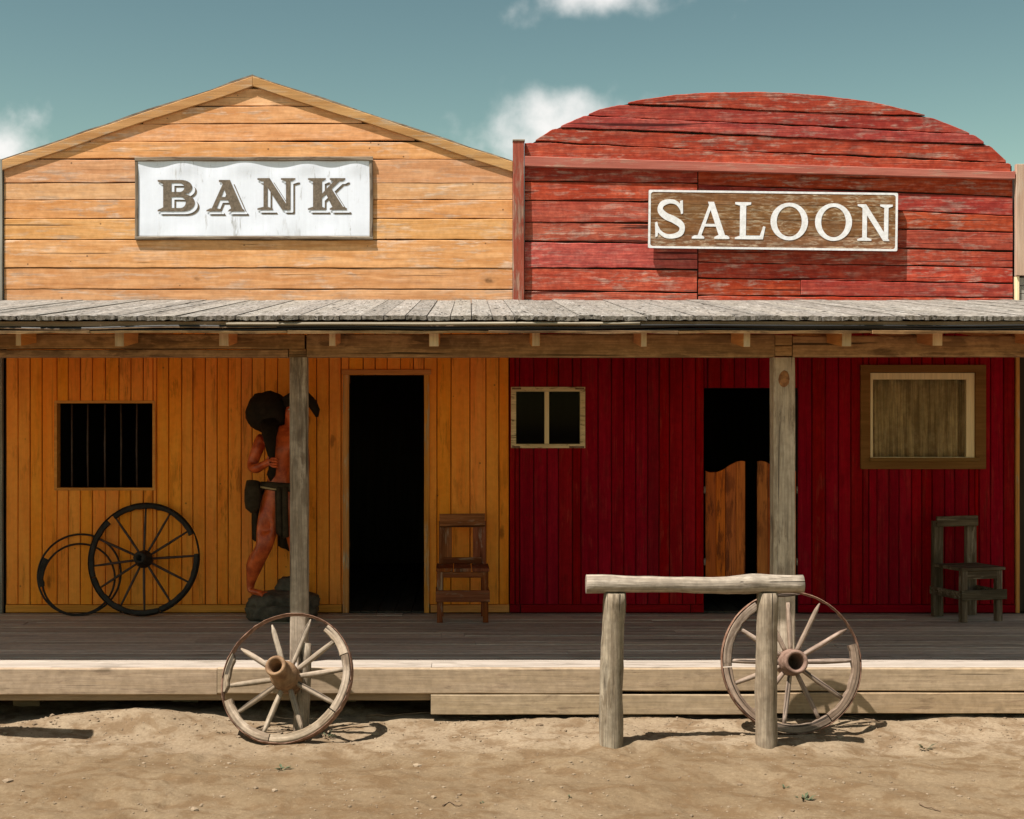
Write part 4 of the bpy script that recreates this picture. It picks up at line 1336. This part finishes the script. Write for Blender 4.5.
def rr_path(x0, x1, z0, z1, r, n=6):
    out = []
    for cx_, cz_, a in ((x1 - r, z1 - r, 0), (x0 + r, z1 - r, 90), (x0 + r, z0 + r, 180), (x1 - r, z0 + r, 270)):
        for i in range(n + 1):
            q = R(a + 90 * i / n)
            out.append((cx_ + r * math.cos(q), cz_ + r * math.sin(q)))
    out.append(out[0])
    return out


bd = letter('border', [S(rr_path(ax0 - 0.001, ax1 + 0.001, az0 - 0.001, az1 + 0.001, 0.012), rr_path(ax0 + 0.017, ax1 - 0.017, az0 + 0.016, az1 - 0.016, 0.022))], 0, 1, 0, 1, SYF - 0.0005, 'sign_white', ssign, th=0.002)
sl = [('S', 655, 686, 200, 239), ('A', 692, 729.5, 202, 239), ('L', 735, 765.5, 202, 239), ('O', 770.5, 808, 202.5, 239), ('O', 815, 852, 202.5, 239), ('N', 857.5, 892.5, 202.5, 239)]
for ch_, a, b_, t, bt in sl:
    lt_ = letter('letter', SERIF[ch_], PX(a, ssz), PX(b_, ssz), PZ(bt + 0.6, ssz), PZ(t + 0.6, ssz), SYF - 0.0005, 'sign_white', ssign, th=0.0025)
    lt_['label'] = 'white serif letter %s' % ch_
under(ssign)
ssign.rotation_euler = (0, R(0.75), 0)


# ------------------------------------------------------------------ wheels
def arc_block(name, R0, R1, a0, a1, th, mat, parent, y=0.0, ragged=0.0):
    """felloe: curved block of the rim between two angles (degrees), wheel plane XZ"""
    n = max(3, int(abs(a1 - a0) / 5))
    v, f = [], []
    ch = 0.006
    for i in range(n + 1):
        q = R(a0 + (a1 - a0) * i / n)
        e = 1.0
        if ragged and i in (0, n):
            e = 0.55
        r0 = R1 - (R1 - R0) * e
        wob = rnd.uniform(-0.004, 0.004) + (rnd.uniform(-1, 1) * ragged * 0.25 if ragged else 0)
        ring = [(r0 + wob + ch, -th / 2), (R1 - ch, -th / 2), (R1, -th / 2 + ch), (R1, th / 2 - ch), (R1 - ch, th / 2), (r0 + wob + ch, th / 2), (r0 + wob, th / 2 - ch), (r0 + wob, -th / 2 + ch)]
        for rr_, yy in ring:
            v.append((rr_ * math.cos(q), yy + y, rr_ * math.sin(q)))
    for i in range(n):
        for k in range(8):
            j = (k + 1) % 8
            f.append((i * 8 + k, i * 8 + j, (i + 1) * 8 + j, (i + 1) * 8 + k))
    f.append(tuple(range(8))); f.append(tuple(range(n * 8, n * 8 + 8)))
    me = bpy.data.meshes.new(name)
    me.from_pydata(v, [], f)
    bm = bmesh.new(); bm.from_mesh(me); bmesh.ops.recalc_face_normals(bm, faces=bm.faces); bm.to_mesh(me); bm.free()
    return link(name, me, mat, parent)


def spoke(name, a, r0, r1, w, mat, parent, broken=False, y=0.0):
    n = 7
    pts, rads = [], []
    for i in range(n + 1):
        t = i / n
        r = r0 + (r1 - r0) * t
        pts.append((r, 0.0, 0.0))
        k = 0.92 + 0.28 * math.sin(t * math.pi) - 0.12 * t
        if broken and i == n:
            k *= 0.35
        rads.append(w * k)
    o = tube(name, pts, rads, mat, parent, seg=8, noise_amp=0.10, noise_scale=30)
    c = o.location.copy()
    o.rotation_euler = (0, -R(a), 0)
    o.location = Vector((c.x * math.cos(R(a)), y, c.x * math.sin(R(a))))
    return o


def wheel(name, label, loc, rot, rad, spokes, felloes, mats, hub, tyre_w=0.035, fw_=0.05, fth=0.045, sw=0.016, chunks=(), group=None):
    t = thing(name, label, 'wheel', loc, rot, group)
    kids = []
    ty = arc_block('tyre', rad - 0.010, rad, 0, 360, tyre_w, mats['tyre'], t)
    for fc in ty.data.polygons:
        fc.use_smooth = True
    kids.append(ty)
    for a0, a1 in felloes:
        kids.append(arc_block('felloe', rad - 0.011 - fw_, rad - 0.0105, a0, a1, fth, mats['wood'], t))
    for a0, a1, k in chunks:
        kids.append(arc_block('felloe', rad - 0.011 - fw_ * k, rad - 0.0105, a0, a1, fth * 0.8, mats['wood'], t, ragged=0.03))
    for a, fr, br in spokes:
        kids.append(spoke('spoke', a, hub['r'] * 0.8, (rad - 0.011 - fw_ * 0.9) * fr if not br else (rad - 0.011) * fr, sw, mats['spoke'], t, br))
    kids.append(lathe('hub', hub['profile'], mats['hub'], t))
    for k in kids:
        k.location.z += rad
    return t


yl = -0.56
hubL = {'r': 0.085, 'profile': [(0.0, 0.0), (-0.06, 0.004), (-0.225, 0.040), (-0.235, 0.058), (-0.232, 0.064), (-0.20, 0.064), (-0.19, 0.058), (-0.10, 0.068), (-0.085, 0.082), (-0.055, 0.088), (-0.04, 0.083), (0.0, 0.090), (0.04, 0.088), (0.06, 0.078), (0.15, 0.06), (0.151, 0.0)]}
# the hole reads as a hollow: inner wall first, then the lip, then the outside
hubL['profile'] = [(0.10, 0.0005), (0.10, 0.034), (-0.20, 0.036), (-0.225, 0.041), (-0.235, 0.050), (-0.235, 0.060), (-0.225, 0.066), (-0.20, 0.065), (-0.19, 0.060), (-0.10, 0.070), (-0.088, 0.084), (-0.055, 0.089), (-0.045, 0.083), (0.0, 0.090), (0.04, 0.089), (0.06, 0.078), (0.15, 0.062), (0.151, 0.0005)]
zl = depth_of(yl)
wl_ = wheel('wagon_wheel', 'sun bleached wagon wheel with a long hub leaning before the bank post', (PX(275, zl), yl, gh(PX(275, zl), yl) - 0.004), (R(-29), 0, R(-13)), 0.424,
            [(77, 0.97, True), (43, 1, False), (11, 1, False), (-24, 1, False), (-64, 1, False), (-104, 1, False), (-140, 1, False), (-170, 1, False), (152, 0.93, True), (115, 0.92, True)],
            [(-155, -96), (-95, -31), (-30, 24), (25, 58)], {'tyre': 'rust', 'wood': 'wheel_rim', 'spoke': 'wheel_wood', 'hub': 'hub'}, hubL, tyre_w=0.045, fw_=0.052, fth=0.05, sw=0.0165,
            chunks=((160, 196, 0.75),))
yr = -0.40
zr = depth_of(yr)
hubR = {'r': 0.075, 'profile': [(0.12, 0.0005), (0.12, 0.044), (-0.115, 0.050), (-0.125, 0.056), (-0.125, 0.068), (-0.115, 0.074), (-0.09, 0.076), (-0.08, 0.070), (-0.05, 0.080), (0.0, 0.085), (0.05, 0.082), (0.16, 0.07), (0.161, 0.0005)]}
wr_ = wheel('wagon_wheel', 'reddish wagon wheel missing its upper rim blocks, behind the hitching rail', (PX(795, zr), yr, gh(PX(795, zr), yr) - 0.004), (R(-11), 0, R(3)), 0.443,
            [(90, 0.96, False), (61, 0.97, True), (29, 0.97, True), (1, 1, False), (-36, 1, False), (-66, 1, False), (-100, 1, False), (-130, 1, False), (-161, 1, False), (178, 1, False), (146, 1, False), (115, 1, False)],
            [(-176, -120), (-119, -58), (-57, 15), (120, 183)], {'tyre': 'rust', 'wood': 'wheel_rim2', 'spoke': 'wheel_wood2', 'hub': 'hub2'}, hubR, tyre_w=0.04, fw_=0.05, fth=0.045, sw=0.0145,
            chunks=((80, 104, 0.5),))
# black wheel and iron hoops against the bank wall
yb = 11.44 + CAMY
hubB = {'r': 0.06, 'profile': [(-0.07, 0.0005), (-0.07, 0.02), (-0.13, 0.022), (-0.135, 0.04), (-0.12, 0.052), (-0.06, 0.056), (0.0, 0.075), (0.06, 0.06), (0.10, 0.05), (0.101, 0.0005)]}
wb_ = wheel('wagon_wheel', 'black painted wagon wheel leaning on the orange bank wall under the window', (PX(140.5, 11.44), yb, FLOOR + 0.002), (R(-11), 0, R(-4)), 0.468,
            [(91, 1, False), (62, 1, False), (33, 1, False), (4, 1, False), (-26, 1, False), (-55, 1, False), (-86, 1, False), (-114, 1, False), (-146, 1, False), (-172, 1, False), (157, 1, False), (127, 1, False)],
            [(28, 128), (136, 200), (201, 290), (291, 366)], {'tyre': 'iron', 'wood': 'iron', 'spoke': 'iron_spoke', 'hub': 'iron'}, hubB, tyre_w=0.03, fw_=0.038, fth=0.035, sw=0.0095)
hp = thing('iron_hoop', 'pair of thin black iron hoops with a block of rim leaning beside the black wheel', 'hoop', (PX(78, 11.5), 11.5 + CAMY, FLOOR + 0.002), (R(-12), 0, R(6)))
for rad_, off, dz in ((0.335, 0.05, 0.0), (0.292, 0.0, 0.006)):
    pts = [(rad_ * math.cos(R(a)) + (0.0 if rad_ > 0.3 else -0.005), off * 0, rad_ * math.sin(R(a)) + rad_ + dz) for a in range(0, 365, 5)]
    tube('hoop', pts, 0.009, 'iron', hp, seg=6, caps=False)
fb = arc_block('felloe', 0.288, 0.33, 152, 196, 0.028, 'iron', hp); fb.location.z += 0.325

# stake behind the left wheel
yst = -0.30
stake = tube('stake', [(PX(300, depth_of(yst)) + 0.004 * i, yst + 0.012 * i, -0.12 + 0.105 * i) for i in range(7)], [0.05, 0.05, 0.049, 0.048, 0.047, 0.046, 0.038], 'log_z', None, seg=12, noise_amp=0.06)
tag(stake, 'short pale stake set in the sand behind the long hubbed wagon wheel', 'stake')


# ------------------------------------------------------------------ hitching rails
def log_path(a, b_, n, wob):
    a, b_ = Vector(a), Vector(b_)
    out = []
    for i in range(n + 1):
        t = i / n
        p = a.lerp(b_, t)
        out.append(p + Vector((mnoise.noise(p * 1.7), mnoise.noise(p * 1.7 + Vector((5, 0, 0))), mnoise.noise(p * 1.7 + Vector((0, 7, 0))))) * wob)
    return out


yh = -0.74
zh = depth_of(yh)
hitch = thing('hitching_rail', 'bleached log hitching rail on two round posts before the saloon', 'hitching rail', (PX(690, zh), yh, 0))
railz = PZ(584, zh)
for (pa, pb, r0, r1, ztop) in ((PX(611, zh), PX(614.5, zh), 0.073, 0.066, PZ(592, zh)), (PX(767.5, zh), PX(766, zh), 0.066, 0.062, PZ(592, zh))):
    zb_ = gh(pa, yh) - 0.15
    p = log_path((pa, yh, zb_), (pb, yh, ztop), 16, 0.022)
    rr_ = [r0 + (r1 - r0) * i / 16 for i in range(17)]
    tube('post', p, rr_, 'log_z', hitch, seg=18, noise_amp=0.085, noise_scale=8)
n = 26
xs_ = [PX(586, zh) + (PX(803, zh) - PX(586, zh)) * i / n for i in range(n + 1)]
pts = [(x, yh, railz + 0.003 * math.sin((x - xs_[0]) * 3.0 + 2.6) - 0.006 * math.exp(-((x - 1.45) / 0.12) ** 2) + 0.005 * math.exp(-((x - 1.72) / 0.1) ** 2)) for x in xs_]
rr_ = [0.053 + 0.004 * math.exp(-((x - 0.72) / 0.1) ** 2) + 0.009 * math.exp(-((x - 1.68) / 0.08) ** 2) - 0.006 * math.exp(-((x - 1.2) / 0.3) ** 2) for x in xs_]
tube('rail', pts, rr_, 'log', hitch, seg=18, noise_amp=0.075, noise_scale=8)
under(hitch)
# the one beyond the left edge, of which the picture shows the shadow
yo = -0.82
h2 = thing('hitching_rail', 'hitching rail past the left edge that casts the shadow on the sand', 'hitching rail', (-4.0, yo, 0))
for xx in (-3.5, -4.7):
    tube('post', log_path((xx, yo, -0.2), (xx, yo, 1.27), 12, 0.02), 0.07, 'log_z', h2, seg=14, noise_amp=0.06, noise_scale=8)
tube('rail', log_path((-5.0, yo, 1.32), (-2.97, yo, 1.34), 20, 0.02), 0.09, 'log', h2, seg=14, noise_amp=0.06, noise_scale=8)
under(h2)


# ------------------------------------------------------------------ chairs
def chair_brown():
    zc_ = 11.28
    t = thing('wooden_chair', 'rough brown plank chair beside the dark bank doorway', 'chair', (PX(462.5, zc_), zc_ + CAMY, FLOOR + 0.002), (0, 0, R(1)))
    W, D, H = 0.41, 0.40, 0.43
    hw = W / 2
    fy, by = -D / 2, D / 2
    for s in (-1, 1):
        timber('leg', s * (hw - 0.024) - 0.022, s * (hw - 0.024) + 0.022, fy, fy + 0.045, 0, H - 0.03, 'chair_brown_z', t, jit=0.001)
        timber('leg', s * (hw - 0.03) - 0.022, s * (hw - 0.03) + 0.022, by - 0.045, by, 0, H - 0.03, 'chair_brown_z', t, jit=0.001)
        timber('back_upright', s * (hw - 0.065) - 0.053, s * (hw - 0.065) + 0.053, by - 0.055, by - 0.02, H - 0.02, 0.78, 'chair_brown_z', t, jit=0.0015)
        timber('side_rail', s * (hw - 0.002) - 0.012, s * (hw - 0.002) + 0.012, fy + 0.02, by - 0.02, 0.17, 0.24, 'chair_brown', t, axis='Y', jit=0.001)
    for k in range(3):
        a = -hw - 0.01 + k * (W + 0.02) / 3
        timber('seat_board', a + 0.004, a + (W + 0.02) / 3 - 0.004, fy - 0.015, by - 0.012, H - 0.026, H, 'chair_brown_z', t, axis='Y', jit=0.001)
    timber('apron', -hw + 0.045, hw - 0.045, fy + 0.004, fy + 0.03, H - 0.075, H - 0.03, 'chair_brown', t, jit=0.001)
    timber('front_rail', -hw - 0.008, hw + 0.008, fy - 0.028, fy - 0.002, 0.165, 0.255, 'chair_brown', t, jit=0.0015)
    timber('back_rail', -hw + 0.02, hw - 0.02, by - 0.076, by - 0.056, 0.73, 0.84, 'chair_brown', t, jit=0.002, ch=0.01)
    timber('back_rail', -hw + 0.05, hw - 0.05, by - 0.074, by - 0.056, H + 0.005, H + 0.055, 'chair_brown', t, jit=0.001)
    return t


def chair_grey():
    zc_ = 11.33
    t = thing('wooden_chair', 'dark weathered chair with open back below the curtained window', 'chair', (PX(967.0, zc_), zc_ + CAMY, FLOOR + 0.002), (0, 0, R(15)))
    W, D, H = 0.37, 0.41, 0.425
    hw = W / 2
    fy, by = -D / 2, D / 2
    for s in (-1, 1):
        timber('leg', s * (hw - 0.026) - 0.026, s * (hw - 0.026) + 0.026, fy, fy + 0.05, 0, H - 0.02, 'chair_grey_z', t, jit=0.0015)
        timber('leg', s * (hw - 0.03) - 0.044, s * (hw - 0.03) + 0.044, by - 0.05, by, 0, 0.78, 'chair_grey_z', t, jit=0.0015)
        timber('side_rail', s * (hw + 0.012) - 0.013, s * (hw + 0.012) + 0.013, fy + 0.0, by - 0.0, 0.18, 0.245, 'chair_grey', t, axis='Y', jit=0.001)
    for k in range(3):
        a = fy - 0.02 + k * (D - 0.02) / 3
        timber('seat_board', -hw - 0.012, hw + 0.012, a + 0.003, a + (D - 0.02) / 3 - 0.003, H - 0.018, H + 0.006, 'chair_grey', t, axis='X', jit=0.001)
    timber('apron', -hw + 0.05, hw - 0.05, fy + 0.005, fy + 0.03, H - 0.085, H - 0.02, 'chair_grey', t, jit=0.002)
    timber('front_rail', -hw - 0.02, hw + 0.02, fy - 0.028, fy - 0.002, 0.175, 0.255, 'chair_grey', t, jit=0.002)
    timber('back_rail', -hw + 0.0, hw + 0.01, by - 0.075, by - 0.051, 0.735, 0.82, 'chair_grey', t, jit=0.002)
    return t


chair_brown(); chair_grey()

# ------------------------------------------------------------------ statue
SZ = 11.33
SYC = SZ + CAMY
statue = thing('statue', 'painted statue of a bare chested man in a loincloth on a dark rock behind post', 'statue', (PX(278, SZ), SYC, FLOOR))


def sp(px, py, dy=0.0):
    return Vector((PX(px, SZ), SYC + dy, PZ(py, SZ)))


joints_ = {}
edges_ = []


def J(name, p, r, parent=None):
    joints_[name] = (p, r)
    if parent:
        edges_.append((parent, name))


J('pelvis', sp(280, 500), (0.125, 0.10))
J('waist', sp(279, 478), (0.115, 0.085), 'pelvis')
J('chest', sp(280, 455, -0.01), (0.145, 0.10), 'waist')
J('upper', sp(282, 440, 0.0), (0.135, 0.09), 'chest')
J('pecl', sp(270, 447, -0.085), (0.055, 0.036), 'upper')
J('pecr', sp(290, 447, -0.085), (0.055, 0.036), 'upper')
J('neck', sp(290, 427, -0.02), (0.05, 0.05), 'upper')
J('jaw', sp(293, 420, -0.04), (0.062, 0.068), 'neck')
J('head', sp(295, 410, -0.03), (0.078, 0.092), 'jaw')
J('crown', sp(296, 400, -0.02), (0.06, 0.07), 'head')
J('nose', sp(294, 413, -0.145), (0.012, 0.014), 'head')
# right arm (picture left) bent up to grip the bundle's end
J('shl', sp(263, 438, -0.01), (0.068, 0.068), 'upper')
J('armm', sp(256, 452, -0.02), (0.058, 0.058), 'shl')
J('elbl', sp(252.5, 468, -0.05), (0.046, 0.046), 'armm')
J('forl', sp(258, 468.5, -0.12), (0.046, 0.046), 'elbl')
J('wril', sp(267.5, 464, -0.19), (0.03, 0.03), 'forl')
J('palml', sp(272.5, 462, -0.215), (0.032, 0.03), 'wril')
for i in range(4):
    z_ = 457.5 + i * 2.6
    J('f%da' % i, sp(276.5, z_, -0.262), (0.0105, 0.0105), 'palml')
    J('f%db' % i, sp(280.5, z_ + 0.6, -0.262), (0.0098, 0.0098), 'f%da' % i)
    J('f%dc' % i, sp(282, z_ + 0.8, -0.235), (0.009, 0.009), 'f%db' % i)
J('bic', sp(259.5, 455, -0.075), (0.034, 0.038), 'armm')
J('tha', sp(273, 456.5, -0.24), (0.0115, 0.0115), 'palml')
J('thb', sp(277, 454, -0.25), (0.010, 0.010), 'tha')
# other arm, down behind the post
J('shr', sp(301, 438, 0.0), (0.066, 0.066), 'upper')
J('elbr', sp(305, 468, 0.0), (0.045, 0.045), 'shr')
J('wrir', sp(301, 490, -0.08), (0.03, 0.03), 'elbr')
J('palmr', sp(300, 499, -0.10), (0.032, 0.022), 'wrir')
for i in range(4):
    J('g%da' % i, sp(297 + i * 2.1, 506, -0.115), (0.0098, 0.0098), 'palmr')
    J('g%db' % i, sp(297 + i * 2.0, 511 + (1, 2, 1.5, 0)[i], -0.10), (0.009, 0.009), 'g%da' % i)
# legs: near one steps up on the rock
J('hipl', sp(270, 507, -0.02), (0.105, 0.10), 'pelvis')
J('thil', sp(267.5, 524, -0.06), (0.110, 0.104), 'hipl')
J('knel', sp(267, 545, -0.12), (0.070, 0.072), 'thil')
J('cafl', sp(256.5, 561, -0.06), (0.074, 0.076), 'knel')
J('calfb', sp(251.5, 560, 0.0), (0.040, 0.044), 'cafl')
J('quad', sp(271, 527, -0.125), (0.050, 0.046), 'thil')
J('ankl', sp(251.5, 582, -0.04), (0.036, 0.038), 'cafl')
J('heel', sp(251, 590, -0.04), (0.036, 0.030), 'ankl')
J('foot', sp(260, 591.0, -0.10), (0.038, 0.026), 'heel')
for i in range(5):
    J('toe%d' % i, sp(266 + i * 2.3, 594.5 - i * 0.5, -0.165 + i * 0.018), ((0.013, 0.012) if i else (0.014, 0.013)), 'foot')
J('hipr', sp(290, 508, 0.0), (0.098, 0.095), 'pelvis')
J('thir', sp(294, 528, -0.02), (0.085, 0.085), 'hipr')
J('kner', sp(297, 550, -0.03), (0.058, 0.060), 'thir')
J('cafr', sp(299, 568, 0.01), (0.058, 0.060), 'kner')
J('ankr', sp(300, 588, 0.02), (0.036, 0.038), 'cafr')
J('footr', sp(303, 597, -0.10), (0.036, 0.026), 'ankr')
names = list(joints_)
me = bpy.data.meshes.new('body')
base_c = statue.location
me.from_pydata([tuple(joints_[k][0] - base_c) for k in names], [(names.index(a), names.index(b_)) for a, b_ in edges_], [])
body = link('body', me, None, statue)
skm = body.modifiers.new('skin', 'SKIN')
skm.use_smooth_shade = True
for i, k in enumerate(names):
    sv_ = me.skin_vertices[0].data[i]
    sv_.radius = joints_[k][1]
    sv_.use_root = (k == 'pelvis')
ss = body.modifiers.new('sub', 'SUBSURF'); ss.levels = 2; ss.render_levels = 2
me.materials.append(M['skin'])


def part(o):
    """world-space part under the statue"""
    o.location = o.location - base_c
    return o


lump_ = lambda nm, c, r, mat, **k: part(lump(nm, c, r, mat, statue, **k))
lump_('hair', sp(296, 404, 0.005), (0.105, 0.105, 0.105), 'hair', sub=3, amp=0.12, seed=3)
hb = part(tube('hat_brim', [sp(284, 401, -0.02), sp(296, 397, -0.03), sp(307, 399, -0.03), sp(313, 404, -0.03), sp(316.5, 411, -0.03), sp(317.5, 417, -0.03)], [0.03, 0.06, 0.055, 0.042, 0.034, 0.012], 'hair', statue, seg=12, noise_amp=0.12))
# dark bundle slung over the shoulder, its end gripped in the hand
lump_('bundle', sp(266.5, 412, 0.06), (0.172, 0.15, 0.172), 'hair', sub=4, amp=0.09, sc=2.5, seed=5)
part(tube('bundle_neck', [sp(270, 424, -0.02), sp(272, 437, -0.14), sp(274.5, 448, -0.215), sp(276, 459, -0.238), sp(276.5, 468, -0.235), sp(275, 474, -0.22), sp(274, 480, -0.20)], [0.085, 0.055, 0.040, 0.024, 0.03, 0.034, 0.006], 'hair', statue, seg=14, noise_amp=0.1))
# belt, pouch, loincloth
bp = [(sp(280, 486).x + 0.148 * math.cos(a), SYC - 0.005 + 0.125 * math.sin(a), sp(280, 486).z + 0.008 * math.sin(2 * a)) for a in [i * 2 * math.pi / 28 for i in range(29)]]
part(tube('belt', bp, 0.035, 'leather', statue, seg=10, caps=False, noise_amp=0.12))
part(tube('belt_strip', [sp(263, 486.2, -0.125), sp(268, 487, -0.142), sp(274, 488.0, -0.152), sp(279, 488.4, -0.155)], 0.008, 'belt', statue, seg=8))
part(tube('pouch', [sp(255, 481, -0.08), sp(254.5, 490, -0.10), sp(254.3, 500, -0.105), sp(254.8, 507, -0.10), sp(255, 512, -0.10)], [0.055, 0.064, 0.064, 0.058, 0.02], 'leather', statue, seg=14, noise_amp=0.07))
for pxs, yo_, zb_ in (((277.5, 289), -0.15, 537), ((276, 292), 0.10, 552), ((250, 262), 0.10, 545)):
    pv = []
    n = 8
    for j in range(9):
        for i in range(n + 1):
            px_ = pxs[0] + (pxs[1] - pxs[0]) * i / n
            top_, bot_ = 486, zb_ - 7 * abs(i / n - 0.75)
            py_ = top_ + (bot_ - top_) * j / 8
            pv.append(sp(px_ + (j / 8) * (1.0 if yo_ < 0 else 0), py_, yo_ + 0.014 * math.sin(i * 1.7) - 0.015 * math.sin(j / 8 * 3)))
    pf = [(j * (n + 1) + i, j * (n + 1) + i + 1, (j + 1) * (n + 1) + i + 1, (j + 1) * (n + 1) + i) for j in range(8) for i in range(n)]
    o = part(mesh_obj('loincloth', pv, pf, 'leather', statue, smooth=True))
    sd = o.modifiers.new('thick', 'SOLIDIFY'); sd.thickness = 0.012
for s in (-1, 1):
    lump_('eye', sp(294.3 + s * 3.4, 409.5, -0.112), (0.011, 0.008, 0.007), 'eye', sub=2, amp=0)
part(tube('mouth', [sp(291.5, 418.2, -0.107), sp(294, 418.6, -0.112), sp(296.5, 418.2, -0.107)], 0.004, 'leather', statue, seg=6))
# rock base in two slabs
lump_('rock', sp(284, 602, -0.02), (0.275, 0.22, 0.10), 'stone', sub=4, amp=0.16, sc=2.2, power=0.72, seed=2)
lump_('rock', Vector((sp(283, 0).x, SYC, FLOOR + 0.070)), (0.285, 0.25, 0.10), 'stone', sub=4, amp=0.14, sc=2.4, power=0.7, seed=8, flat=0.068)
lump_('rock', sp(288, 588, 0.05), (0.10, 0.10, 0.09), 'stone', sub=3, amp=0.2, sc=2.2, power=0.8, seed=4)

# ------------------------------------------------------------------ small things on the ground
def weed(px, py, size, label, seed):
    r = random.Random(seed)
    z = 8.2
    for _ in range(8):
        Yg = z + CAMY
        z = (EYE - gh(PX(px, z), Yg)) * F / (py - VY)
    x0, y0 = PX(px, z), z + CAMY
    t = thing('weed', label, 'weed', (x0, y0, gh(x0, y0)), group='small weeds in the sand')
    for k in range(int(9 + size * 60)):
        a = r.uniform(0, 2 * math.pi); L = size * r.uniform(0.5, 1.1); w = size * r.uniform(0.10, 0.17)
        el = r.uniform(0.15, 0.9)
        d = Vector((math.cos(a), math.sin(a), 0)); s = Vector((-d.y, d.x, 0))
        b0 = d * r.uniform(0, size * 0.5)
        v = [b0, b0 + d * L * 0.5 + s * w + Vector((0, 0, L * 0.5 * el)), b0 + d * L * 0.5 - s * w + Vector((0, 0, L * 0.5 * el)), b0 + d * L + Vector((0, 0, L * 0.65 * el)), b0 + d * L * 0.5 + Vector((0, 0, L * 0.42 * el))]
        me_ = bpy.data.meshes.new('leaf')
        me_.from_pydata([tuple(q) for q in v], [], [(0, 1, 4), (0, 4, 2), (1, 3, 4), (4, 3, 2)])
        link('leaf', me_, 'leaf', t)
    return t


weed(282, 770, 0.055, 'dusty green weed on bare sand below the wheel near the bank post', 1)
weed(326, 735, 0.05, 'small green sprig at the right foot of the long hubbed wheel', 2)
weed(804, 800, 0.05, 'green weed low in the picture right of the hitching rail', 3)
weed(786, 788, 0.026, 'tiny green sprout just above the weed right of the hitching rail', 4)
weed(925, 747, 0.055, 'flat green weed patch on pale sand at the right', 5)
weed(570, 797, 0.024, 'tiny green sprout on the sand below the hitching rail', 6)
weed(482, 803, 0.02, 'faint green sprout low at the centre of the sand', 7)
weed(816, 729, 0.04, 'green tuft growing under the reddish wagon wheel', 9)
weed(222, 733, 0.035, 'small tuft among clods left of the long hubbed wheel', 10)

# pebbles and clods, too many to count
pv, pf = [], []
prs = random.Random(5)
ico = bmesh.new(); bmesh.ops.create_icosphere(ico, subdivisions=1, radius=1)
iv = [v.co.copy() for v in ico.verts]; ifc = [tuple(v.index for v in f.verts) for f in ico.faces]; ico.free()
px_ = np.array([prs.uniform(-3.4, 4.2) for _ in range(2400)])
py_ = np.array([prs.uniform(-2.5, -0.02) if prs.random() < 0.6 else prs.gauss(-0.28, 0.2) for _ in range(2400)])
py_ = np.minimum(py_, -0.04)
pz_ = ground_h(px_, py_)
for x, y, z in zip(px_, py_, pz_):
    s = prs.choice([0.003, 0.004, 0.005, 0.006, 0.008]) * prs.uniform(0.7, 1.4)
    if prs.random() < 0.04:
        s *= 2.4
    b0 = len(pv)
    k = Vector((prs.uniform(0.8, 1.5), prs.uniform(0.8, 1.3), prs.uniform(0.5, 0.8))) * s
    for q in iv:
        pv.append((x + q.x * k.x * prs.uniform(0.8, 1.1), y + q.y * k.y, z + q.z * k.z + s * 0.15))
    pf += [tuple(b0 + i for i in f) for f in ifc]
peb = mesh_obj('pebbles', pv, pf, 'pebble', None, recenter=False)
peb['kind'] = 'stuff'
peb['label'] = 'small pebbles and clods scattered over the sand'
peb['category'] = 'pebbles'


def twig(px0, py0, px1, py1, r, label, wob=0.012, seed=0):
    def g(px, py):
        z = 8.5
        for _ in range(8):
            z = (EYE - gh(PX(px, z), z + CAMY)) * F / (py - VY)
        return PX(px, z), z + CAMY
    a, b_ = g(px0, py0), g(px1, py1)
    pts = []
    for i in range(13):
        t = i / 12
        x, y = a[0] + (b_[0] - a[0]) * t, a[1] + (b_[1] - a[1]) * t + wob * math.sin(t * 8 + seed)
        pts.append((x, y, gh(x, y) + r * 0.8 + 0.006 * abs(math.sin(t * 5 + seed))))
    o = tube('twig', pts, [r * (1 - 0.5 * i / 12) for i in range(13)], 'twig', None, seg=6)
    tag(o, label, 'twig', 'twigs on the sand')


twig(366, 713, 440, 716, 0.006, 'thin pale twig lying in the dark gap below the porch edge', seed=1)
twig(920, 806, 940, 812, 0.0045, 'short dark twig low at the right of the sand', seed=2)
twig(600, 715, 612, 711, 0.004, 'short dry twig behind the left hitching post', seed=3)
twig(840, 717, 884, 722, 0.005, 'pale stick on the sand right of the reddish wheel', seed=4)
twig(442, 802, 462, 806, 0.0035, 'curved twig on the sand low at the centre', wob=0.03, seed=5)

for o in bpy.data.objects:
    if '_done' in o:
        del o['_done']
